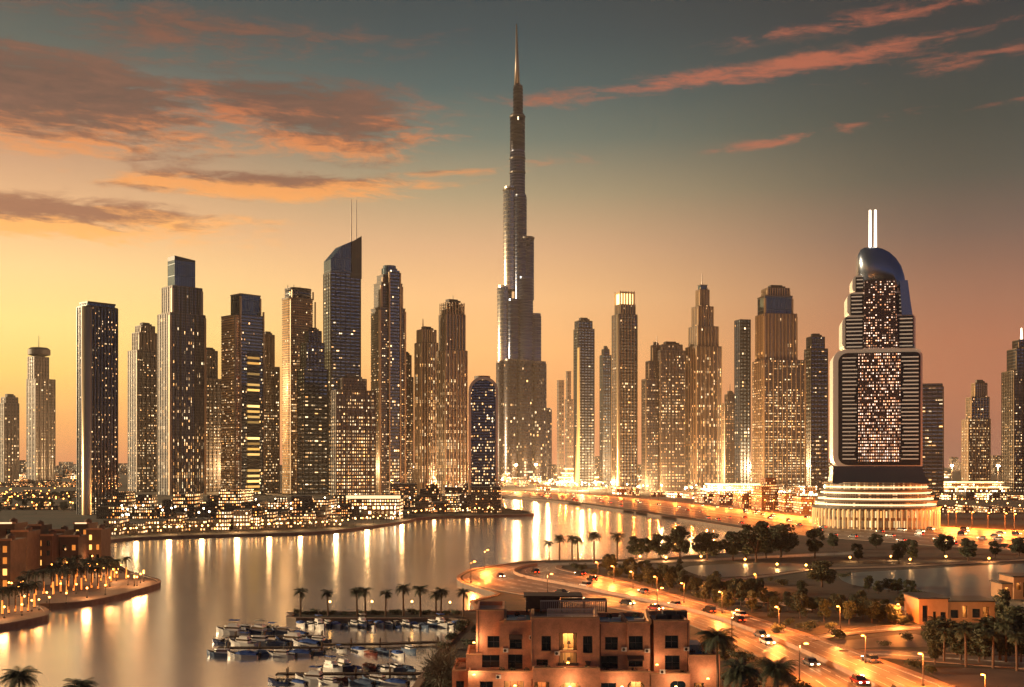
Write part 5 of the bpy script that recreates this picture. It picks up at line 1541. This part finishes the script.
# roof terrace rail on the middle block
q = MB(); x0, x1, z0 = vx(548), vx(597), vz(618)
zz = z0 + .15
for yy in (2.2,):
    q.box(x0, x1, yy, yy + .1, zz + .95, zz + 1.05); q.box(x0, x1, yy, yy + .1, zz + .1, zz + .18)
    n_ = 40
    for i in range(n_ + 1): q.box(x0 + (x1 - x0) * i / n_ - .04, x0 + (x1 - x0) * i / n_ + .04, yy + .02, yy + .08, zz - .8, zz + 1.0)
q.build('roof_railing', M['railwhite'], villa)
# rear roof pavilion: brown pergola with slatted screen
yr = 9.0; Dr = VD + yr
q = MB(); q.box(vx(526, Dr), vx(560, Dr), yr + 1, yr + 5.5, vz(610, Dr), vz(598.3, Dr)); q.build('roof_room', M['stuccodark'], villa)
q = MB(); q.box(vx(524, Dr), vx(583, Dr), yr + .6, yr + 6.2, vz(598, Dr), vz(596.4, Dr)); q.build('pergola_roof', M['wood'], villa)
q = MB()
for i in range(34):
    x = vx(541 + i * 1.95, Dr); q.box(x - .07, x + .07, yr - .2, yr - .05, vz(611, Dr), vz(601.5, Dr))
q.box(vx(540, Dr), vx(607, Dr), yr - .3, yr + .05, vz(601.5, Dr), vz(600.3, Dr)); q.build('slat_screen', M['slatpale'], villa)
for a, b in ((541, 560), (561, 583), (584, 607)):
    q = MB(); q.box(vx(a, Dr), vx(b, Dr), yr + .3, yr + 3.4, vz(601, Dr), vz(600.4, Dr)); q.build('pergola_cover', M['wood'], villa)
for px in (527, 541, 562, 584, 606):
    q = MB(); q.box(vx(px, Dr) - .16, vx(px, Dr) + .16, yr - .1, yr + .22, vz(612, Dr), vz(601.6, Dr)); q.build('pergola_post', M['wood'], villa)
# clutter of the right roof
q = MB()
for x_, y_, w_, h_ in ((660, 4, 1.6, 1.1), (668, 6, 2.2, 1.5), (676, 5, 1.3, .9), (683, 7, 1.8, 1.3)):
    X = vx(x_); q.box(X, X + w_, y_, y_ + 1.4, vz(621) - .7, vz(621) - .7 + h_)
q.build('roof_plant', M['roofdark'], villa)
q = MB(); q.box(vx(690), vx(705), 3, 8, vz(656) - .75, vz(648)); q.build('terrace_room', M['teal'], villa)
# wash lights added to brighten the walls, each with an added fixture
for px, py, dy, e in ((474, 672, -3.2, 900), (474, 640, 1.2, 700), (515, 683, -4, 800), (570, 684, -4.6, 900), (622, 684, -4, 800), (676, 684, -4, 800), (708, 676, -2.6, 600), (657, 662, -1.2, 300), (568, 660, -1.6, 160)):
    q = MB(); q.lathe([(.0, -.12), (.2, -.1), (.26, .0), (0, .1)], vx(px, VD + dy), dy, 10); o = q.build('added_wall_light', M['bulborange'], villa, True); o.location.z = vz(py, VD + dy) - .4
    lamp_light('added_villa_wall_light', (xat(px, VD + dy), VD + dy, zat(py, VD + dy)), e * .42, (1, .62, .34), .4)

# small things that houses gather: air conditioners, pipes, awnings, plants on the balconies
for px, py, yy in ((503, 653, .9), (529, 640, .9), (554.5, 655, 0), (622, 652, 1.0), (645, 653, .6), (684, 651, .3), (658, 671, -2.0), (496, 676, -2.0)):
    q = MB(); q.box(vx(px), vx(px) + .85, yy - .42, yy - .01, vz(py), vz(py) + .62); o = q.build('air_conditioner', M['railwhite'], villa)
    g = MB(); g.lathe([(.24, 0), (.24, .02), (0, .021)], 0, 0, 14); f = g.build('fan_grille', M['winframe'], o); f.rotation_euler = (PI / 2, 0, 0); f.location = (vx(px) + .34, yy - .425, vz(py) + .31)
for px, p0, p1, yy in ((532.5, 621, 668, .0), (600.8, 625, 671, 1.0), (688, 623, 672, .3), (478, 612, 654, 2.2)):
    q = MB(); q.tube([(vx(px), yy - .12, vz(p1)), (vx(px), yy - .12, vz(p0))], .07, .07, 6); q.build('downpipe', M['stuccodark'], villa)
for x0, x1, py, yy in ((509, 522.5, 635.2, .9), (627.5, 644, 656, .6)):
    q = MB(); a, b, z = vx(x0), vx(x1), vz(py); q.face([(a, yy - .02, z), (b, yy - .02, z), (b, yy - 1.0, z - .5), (a, yy - 1.0, z - .5)]); q.face([(a, yy - 1.0, z - .5), (b, yy - 1.0, z - .5), (b, yy - 1.0, z - .68), (a, yy - 1.0, z - .68)]); q.build('awning', M['stuccodark'], villa)
R9 = random.Random(9)
for px, py, yy in ((502, 670.5, -.6), (512, 671, -.8), (527, 671, -.4), (547, 667.3, -1.6), (587, 667.5, -1.4), (606, 671, -.9), (634, 671, -.9), (662, 673, -1.2), (682, 673, -1.0), (694, 655, 1.5), (706, 655, 2.0), (505, 621, 4), (517, 621, 6), (612, 622, 5), (639, 622, 6)):
    q = MB(); leaves(q, (vx(px), yy, vz(py) + .25), .55, .45, 70, .16, R9); q.build('potted_plant', M['leaf'], villa)
for px, yy in ((513, 3), (522, 7), (607, 4), (620, 7), (634, 4), (645, 6), (570, 6), (584, 5)):
    q = MB(); X, z = vx(px), vz(622) - .68; q.box(X - .8, X + .8, yy - .35, yy + .35, z, z + .38); q.box(X + .5, X + .8, yy - .35, yy + .35, z + .38, z + .75); q.build('sunbed', M['railwhite'], villa)

# spiky grey-green tree between villa and marina
def make_spiky(seed):
    R_ = random.Random(seed)
    t = thing('spiky_tree', 'pale grey-green spiky tree between the orange villa and the marina', 'tree', (0, 0, 0))
    q = MB(); q.tube([(0, 0, -.3), (.1, .1, 1.6), (.0, .2, 3.2)], .3, .14, 7)
    tips = []
    for k in range(9):
        a = k * .7; e = Vector((math.cos(a) * R_.uniform(1, 2.2), math.sin(a) * R_.uniform(1, 2.2), R_.uniform(3.2, 6.2))); q.tube([(0, 0, 1.4), (e.x * .5, e.y * .5, e.z * .62), e], .1, .03, 5); tips.append(e)
    q.build('trunk', M['bark'], t)
    q = MB()
    for _ in range(2600):
        e = R_.choice(tips) * R_.uniform(.45, 1.05); p = e + Vector((R_.gauss(0, .75), R_.gauss(0, .75), R_.gauss(0, .8)))
        if p.z < .4: continue
        d = (Vector((p.x, p.y, (p.z - 2.4) * .9)).normalized() + Vector((R_.gauss(0, .35), R_.gauss(0, .35), R_.gauss(0, .35)))).normalized(); s = d.orthogonal().normalized() * .05; L = R_.uniform(.4, .95)
        q.face([p - s, p + s, p + d * L])
    q.build('crown', M['drybush'], t)
    return t
sp = make_spiky(41); sp.location = Vector((xat(440, 184), 184, GZ)); sp.scale = (1.02, 1.02, 1.16)
SB = [(428, 682), (447, 686), (456, 684), (436, 690), (466, 689), (700, 690), (730, 684), (755, 688), (800, 690), (790, 684), (728, 652), (737, 658), (748, 662), (762, 668), (775, 676), (720, 660), (452, 640), (458, 632), (464, 626), (446, 650), (470, 646), (478, 632)]
SB.sort()
for i, (x, y) in enumerate(SB):
    put((sh_a, sh_b)[i % 2], at(x, y), i, f'low shrub around the orange villa, {ordn(i)} from the left', 'shrubs around the orange villa', 1.25)

# ------------------------------------------------------------------ the pale houses in the park
def house(label, px0, px1, yt, yb, wins, dep=11, side=None):
    c = at((px0 + px1) / 2, yb); D = c.y; s = D / F
    t = thing('park_house', label, 'house', (c.x, D, GZ))
    X = lambda px: (px - (px0 + px1) / 2) * s
    Z = lambda py: zat(py, D) - GZ
    def part(a, b, yt_, y0, dp, ws, nm, m):
        q = MB(); holes = [(X(w[0]), X(w[1]), max(.0, Z(w[3])), Z(w[2])) for w in ws]
        x0, x1, z1 = X(a), X(b), Z(yt_)
        wall_grid(q, x0, x1, -.2, z1, y0, holes, .5)
        q.face([(x0, y0 + dp, -.2), (x0, y0, -.2), (x0, y0, z1), (x0, y0 + dp, z1)]); q.face([(x1, y0, -.2), (x1, y0 + dp, -.2), (x1, y0 + dp, z1), (x1, y0, z1)]); q.face([(x1, y0 + dp, -.2), (x0, y0 + dp, -.2), (x0, y0 + dp, z1), (x1, y0 + dp, z1)])
        q.build(nm, M[m], t)
        r = MB(); r.box(x0 - .35, x1 + .35, y0 - .35, y0 + dp + .35, z1, z1 + .35); r.build('flat_roof', M['slabdark'], t)
        for w, h in zip(ws, holes): window(t, *h, y0, .5, pane=w[4], nx=w[5] if len(w) > 5 else 1, nz=1)
    for a, b, yt_, y0, dp, ws, nm, m in wins: part(a, b, yt_, y0, dp, ws, nm, m)
    return t, D, s
M['cream'] = mat('cream render', (160, 116, 82), .85, vary=.12, vscale=.4)
house('pale flat-roofed house with dark doorways among the park trees', 919, 999, 598, 624, [(919, 948, 599, 0, 10, [(922.5, 928, 605.5, 622, 'paneday'), (933, 936.5, 611.5, 624, 'paneday'), (940.5, 946, 612, 625, 'paneday')], 'wall', 'cream'),
      (948.5, 999, 603, 2.0, 9, [(954, 962, 611, 619.5, 'paneday'), (966, 971, 607, 619, 'roomlit'), (976, 984, 610, 619, 'paneday'), (986.5, 993, 608, 619, 'roomglow')], 'wall', 'cream')])
house('cream lit house cut by the right edge, above the other park house', 1002, 1060, 578, 599, [(1002, 1012, 584, 0, 7, [(1005, 1009, 587, 596, 'roomlit')], 'wall', 'cream'), (1012.3, 1060, 577, -.8, 9, [(1015, 1019.5, 582, 590, 'roomglow'), (1022, 1027, 582, 597, 'paneday')], 'wall', 'cream')])
house('small rust-coloured hut beside the pale park house', 893, 905, 613, 623, [(893, 905, 613, 0, 4, [(896, 900, 616, 622, 'roomglow')], 'wall', 'stuccodark')])
for px, py, e in ((934, 627, 450), (968, 627, 600), (990, 626, 450), (1006, 601, 400), (1020, 602, 400)):
    p = at(px, py); lamp_light('house_light', (p.x, p.y - 1.5, 3.4), e, (1, .55, .22), .3)

# ------------------------------------------------------------------ old town and palm terrace on the left bank
OT = [(-12, 10, 541, 590, 'sand'), (-8, 14, 524, 570, 'terracotta'), (12, 27, 532, 572, 'sand'), (23, 40, 526, 562, 'stuccodark'), (36, 52, 536, 568, 'terracotta'), (50, 64, 531, 561, 'sand'), (60, 78, 537, 566, 'stuccodark'), (74, 88, 524, 558, 'terracotta'), (87, 101, 530, 562, 'sand')]
M['sand'] = mat('sandy render', (116, 90, 68), .85, vary=.18, vscale=.5)
for i, (a, b, yt, yb, m) in enumerate(OT):
    c = at((a + b) / 2, yb); D = c.y; s = D / F; w = (b - a) * s; h = zat(yt, D) - GZ
    t = thing('old_town_house', f'brown old-town style building on the left bank, {ordn(i)} from the left edge', 'building', (c.x, D, GZ), .1, 'old-town buildings on the left bank')
    q = MB(); hs = []
    nx = max(2, int(w / 3.4)); nz = max(2, int(h / 3.6))
    for k in range(nx):
        for j in range(nz):
            if rnd.random() < .1: continue
            x0 = -w / 2 + (k + .28) * w / nx; z0 = .9 + j * (h - 1) / nz; hs.append((x0, x0 + w / nx * .42, z0, z0 + 2.0))
    wall_grid(q, -w / 2, w / 2, 0, h, 0, hs, .5)
    q.face([(-w / 2, 14, 0), (-w / 2, 0, 0), (-w / 2, 0, h), (-w / 2, 14, h)]); q.face([(w / 2, 0, 0), (w / 2, 14, 0), (w / 2, 14, h), (w / 2, 0, h)])
    q.face([(-w / 2, 0, h), (w / 2, 0, h), (w / 2, 14, h), (-w / 2, 14, h)]); q.build('wall', M[m], t)
    q = MB(); q.box(-w / 2 - .3, w / 2 + .3, -.3, .35, h, h + .7); q.build('parapet', M['stuccolight'], t)
    if i in (1, 7): 
        q = MB(); q.box(-w * .4, w * .4, -.5, -.3, h + .1, h + .6); q.build('strip_lamp', M['striplight'], t)
    for h_ in hs:
        q = MB(); q.face([(h_[0], .48, h_[2]), (h_[1], .48, h_[2]), (h_[1], .48, h_[3]), (h_[0], .48, h_[3])]); q.build('window', M[rnd.choice(['paneday', 'paneday', 'roomglow', 'roomlit', 'roomglow'])], t)
    q = MB(); q.lathe([(1.4, 0), (1.4, 1.2), (0, 2.0)], w * .2, 6, 10); o = q.build('roof_dome', M[m], t); o.location.z = h
# string-lit palms on the terrace
M['litwrap'] = mat('fairy-light wrap', (255, 190, 110), .5, emit=(255, 132, 48), es=1.0, lightpass=False)
lp = make_palm(51, 6.2, 2.6, 24, 10, droop=1.15)
for c in lp.children:
    if c.name.startswith('trunk'):
        q = MB(); q.lathe([(.25, .3), (.205, 3.6), (0, 3.61)], 0, 0, 8); w_ = q.build('light_wrap', M['litwrap'], c)
LP = []
for i in range(12): LP.append((22 + i * 7.6 + rnd.uniform(-1.5, 1.5), 600 - i * 1.0 + rnd.uniform(-2.5, .5)))
for i in range(10): LP.append((50 + i * 8.6 + rnd.uniform(-2, 2), 588 - i * .9 + rnd.uniform(-2.5, 1)))
for i in range(7): LP.append((-4 + i * 6.4, 618 - i * 1.3 + rnd.uniform(-3, .5)))
for i in range(8): LP.append((62 + i * 7.5, 578.5 + rnd.uniform(-2, 1)))
LP.sort()
for i, (x, y) in enumerate(LP):
    put(lp, at(x, y), rnd.uniform(0, 6), f'palm with light-wrapped trunk on the left bank terrace, {ordn(i)} from the left', 'light-wrapped palms on the left bank', rnd.uniform(.9, 1.1))
xs = sorted(rnd.uniform(2, 150) for _ in range(46))
TP = []
for x in xs:
    y0, y1 = 562 + max(0, x - 100) * .36, 620 - max(0, x - 6) * .25
    TP.append(at(x, rnd.uniform(min(y0, y1 - 2), y1)))
scatter_lamps(TP, 'bulborange', 'small orange lamp on the left bank terrace, {} from the left', 'orange lamps on the left bank terrace', 2.6, .26, (3, 900, (1, .45, .16)))

# ------------------------------------------------------------------ street lamps by the highway
def make_street(h=6.6):
    t = thing('street_lamp', 'x', 'street lamp', (0, 0, -50))
    q = MB(); q.tube([(0, 0, 0), (0, 0, h * .5), (0, 0, h)], .13, .07, 8); q.box(-.22, .22, -.22, .22, 0, .5); q.build('post', M['post'], t)
    q = MB(); q.tube([(0, 0, h - .05), (-.35, -.3, h + .25), (-.9, -.75, h + .3)], .05, .04, 6); q.build('arm', M['post'], t)
    q = MB(); q.lathe([(.0, -.14), (.42, -.1), (.36, .06), (0, .16)], -.9, -.75, 12); o = q.build('lamp_head', M['bulborange'], t, True); o.location.z = h + .22
    return t
sl = make_street()
SL = [(598, 577, 562), (614, 582, 566), (633, 589, 571.5), (657, 596, 576.5), (684, 603, 583), (722, 613.5, 591.5), (779, 632, 606.5), (722.5, 613, 591), (865.5, 663, 635), (923, 686, 653), (985, 703, 674), (840, 628, 606), (900, 624, 604), (756, 588, 574)]
SL = [s for i, s in enumerate(SL) if i != 7]
SL.sort()
for i, (x, yb, yh) in enumerate(SL):
    p = at(x, yb); k = (yb - yh) * p.y / F / 6.8
    put(sl, p, 0, f'sodium street lamp beside the near highway, {ordn(i)} from the left', 'sodium street lamps by the near highway', k)
    lamp_light('street_light', (p.x - .9 * k, p.y - .75 * k - .3, GZ + 6.4 * k), 9000, (1, .28, .05), .35)
# lamp standards: added on the lower kerb to brighten the road; then the far highway
for i in range(6):
    j = int(len(nearA) * (.12 + .84 * i / 6)); p = nearA[j] + (nearA[j] - nearB[j]).normalized() * 1.4
    put(sl, Vector((p.x, p.y, GZ)), 2.4, f'sodium street lamp on the lower kerb of the near highway, {ordn(i)} from the bend', 'sodium street lamps on the lower kerb', 1.0)
    lamp_light('street_light', (p.x + .6, p.y + .8, GZ + 6.2), 17000 if i < 2 else 9500, (1, .28, .05), .35)
for i in range(56):
    j = min(len(farB) - 1, int(len(farB) * (.04 + .88 * i / 56))); e = (farA[j] - farB[j])
    p = farA[j] + e.normalized() * 1.2
    put(sl, Vector((p.x, p.y, GZ)), .8, f'sodium street lamp on the inland kerb of the far highway, {ordn(i)} from the spire end', 'sodium street lamps along the far highway', 1.35)
    lamp_light('street_light', (p.x - e.normalized().x * 4, p.y - e.normalized().y * 4, GZ + 9.5), 26000, (1, .23, .03), .5)
# up-lights under the park trees
UL = [(777, 568), (806, 569), (891, 560), (910, 563), (946, 560), (989, 562), (666, 561), (701, 560), (640, 560), (610, 563), (745, 563), (850, 561)]
UL.sort()
gb = make_globe('bulborange', .9, .34)
for i, (x, y) in enumerate(UL):
    put(gb, at(x, y), 0, f'low glowing lamp under the park trees, {ordn(i)} from the left', 'low lamps under the park trees', 1.2)
    p = at(x, y); lamp_light('tree_light', (p.x, p.y - 1.2, GZ + 1.9), 1100, (1, .5, .18), .3)

# ------------------------------------------------------------------ traffic
PAINT = {'white': mat('white car paint', (190, 186, 180), .25, spec=.6), 'black': mat('black car paint', (16, 16, 18), .2, spec=.6), 'silver': mat('silver car paint', (140, 142, 146), .25, metal=.7), 'red': mat('red car paint', (120, 22, 16), .25, spec=.6)}
M['tyre'] = mat('tyre rubber', (18, 17, 16), .9)
M['headlight'] = mat('headlight on', (255, 235, 200), .3, emit=(255, 214, 150), es=18, lightpass=False)
M['taillight'] = mat('tail light on', (160, 20, 10), .3, emit=(255, 50, 16), es=7, lightpass=False)


def make_car(col, suv=False):
    t = thing('car', 'x', 'car', (0, 0, -50)); L, W = 4.5, 1.84; hb = .95 if suv else .82; ht = 1.75 if suv else 1.42
    q = MB(); q.ext([(-L / 2, .32), (-L / 2, hb - .1), (-L / 2 + .15, hb), (L / 2 - 1.0, hb), (L / 2 - .1, hb - .22), (L / 2, .5), (L / 2 - .1, .3)], -W / 2, W / 2)
    g = [(-L / 2 + (.1 if suv else .5), hb), (-L / 2 + (.3 if suv else 1.05), ht), (.35, ht), (1.15, hb)]
    q.ext([(g[1][0] + .02, ht - .03), (g[1][0] + .1, ht + .04), (g[2][0] - .1, ht + .04), (g[2][0] - .02, ht - .03)], -W / 2 + .2, W / 2 - .2)
    q.build('body', PAINT[col], t)
    q = MB(); q.ext(g, -W / 2 + .12, W / 2 - .12); q.build('glazing', M['tint'], t)
    for x in (-1.38, 1.38):
        for y in (-W / 2 + .1, W / 2 - .1):
            q = MB(); q.lathe([(.0, -.11), (.33, -.11), (.33, .11), (0, .11)], 0, 0, 12); o = q.build('wheel', M['tyre'], t); o.rotation_euler = (PI / 2, 0, 0); o.location = (x, y, .33)
    for y in (-.64, .64):
        q = MB(); q.box(L / 2 - .16, L / 2 + .02, y - .2, y + .2, .56, .74); q.build('headlight', M['headlight'], t)
        q = MB(); q.box(-L / 2 - .03, -L / 2 + .1, y - .22, y + .22, .62, .8); q.build('taillight', M['taillight'], t)
    return t
cars = {(c, s): make_car(c, s) for c, s in (('white', True), ('black', False), ('silver', False), ('red', False), ('white', False), ('black', True))}


def traffic(A, B, lanes, n, lo, hi, where, grp, sc=1.0):
    taken = []; pos = []
    tries = 0
    while len(pos) < n and tries < 4000:
        tries += 1
        ln = rnd.randrange(lanes); f = rnd.uniform(lo, hi) * (len(A) - 2); j = int(f); k = f - j
        u = (ln + .5) / lanes
        p = A[j].lerp(A[j + 1], k).lerp(B[j].lerp(B[j + 1], k), u)
        if any((p - t).length < 7.5 for t in taken): continue
        d = (A[j + 1].lerp(B[j + 1], u) - A[j].lerp(B[j], u)).normalized()
        if (A[j].lerp(B[j], u) - A[j + 1].lerp(B[j + 1], u)).length < 1.2: continue
        taken.append(p); pos.append((p, d if ln < lanes / 2 else -d))
    cnt = {}
    pos.sort(key=lambda q: q[0].x / q[0].y)
    for p, d in pos:
        key = rnd.choice(list(cars)); toward = d.y < 0
        ds = f'{key[0]} {"SUV" if key[1] else "saloon car"} {"facing the viewer" if toward else "driving away"} {where}'
        i = cnt.get(ds, 0); cnt[ds] = i + 1
        o = put(cars[key], Vector((p.x, p.y, GZ + .03)), math.atan2(d.y, d.x), f'{ds}, {ordn(i)} from left', grp, sc)
mid = [(a + b) / 2 for a, b in zip(nearA, nearB)][6:]
q = MB()
for a, b in zip(mid, mid[1:]):
    e = (b - a).normalized(); s_ = Vector((-e.y, e.x, 0)); z0, z1 = GZ + .03, GZ + .85
    for sg in (-1, 1):
        pts = [a + s_ * (.32 * sg), b + s_ * (.32 * sg), b + s_ * (.09 * sg), a + s_ * (.09 * sg)]
        q.face([(pts[0].x, pts[0].y, z0), (pts[1].x, pts[1].y, z0), (pts[2].x, pts[2].y, z1), (pts[3].x, pts[3].y, z1)])
    u, v = a - s_ * .09, b - s_ * .09; w, t = b + s_ * .09, a + s_ * .09
    q.face([(u.x, u.y, z1), (v.x, v.y, z1), (w.x, w.y, z1), (t.x, t.y, z1)])
tag(q.build('median_barrier', M['paving']), 'low concrete barrier running along the middle of the near highway', 'barrier')
traffic(nearA, nearB, 8, 20, .20, .93, 'on the near highway', 'cars on the near highway')
traffic(farA, farB, 6, 90, .05, .82, 'on the far highway', 'cars on the far highway')
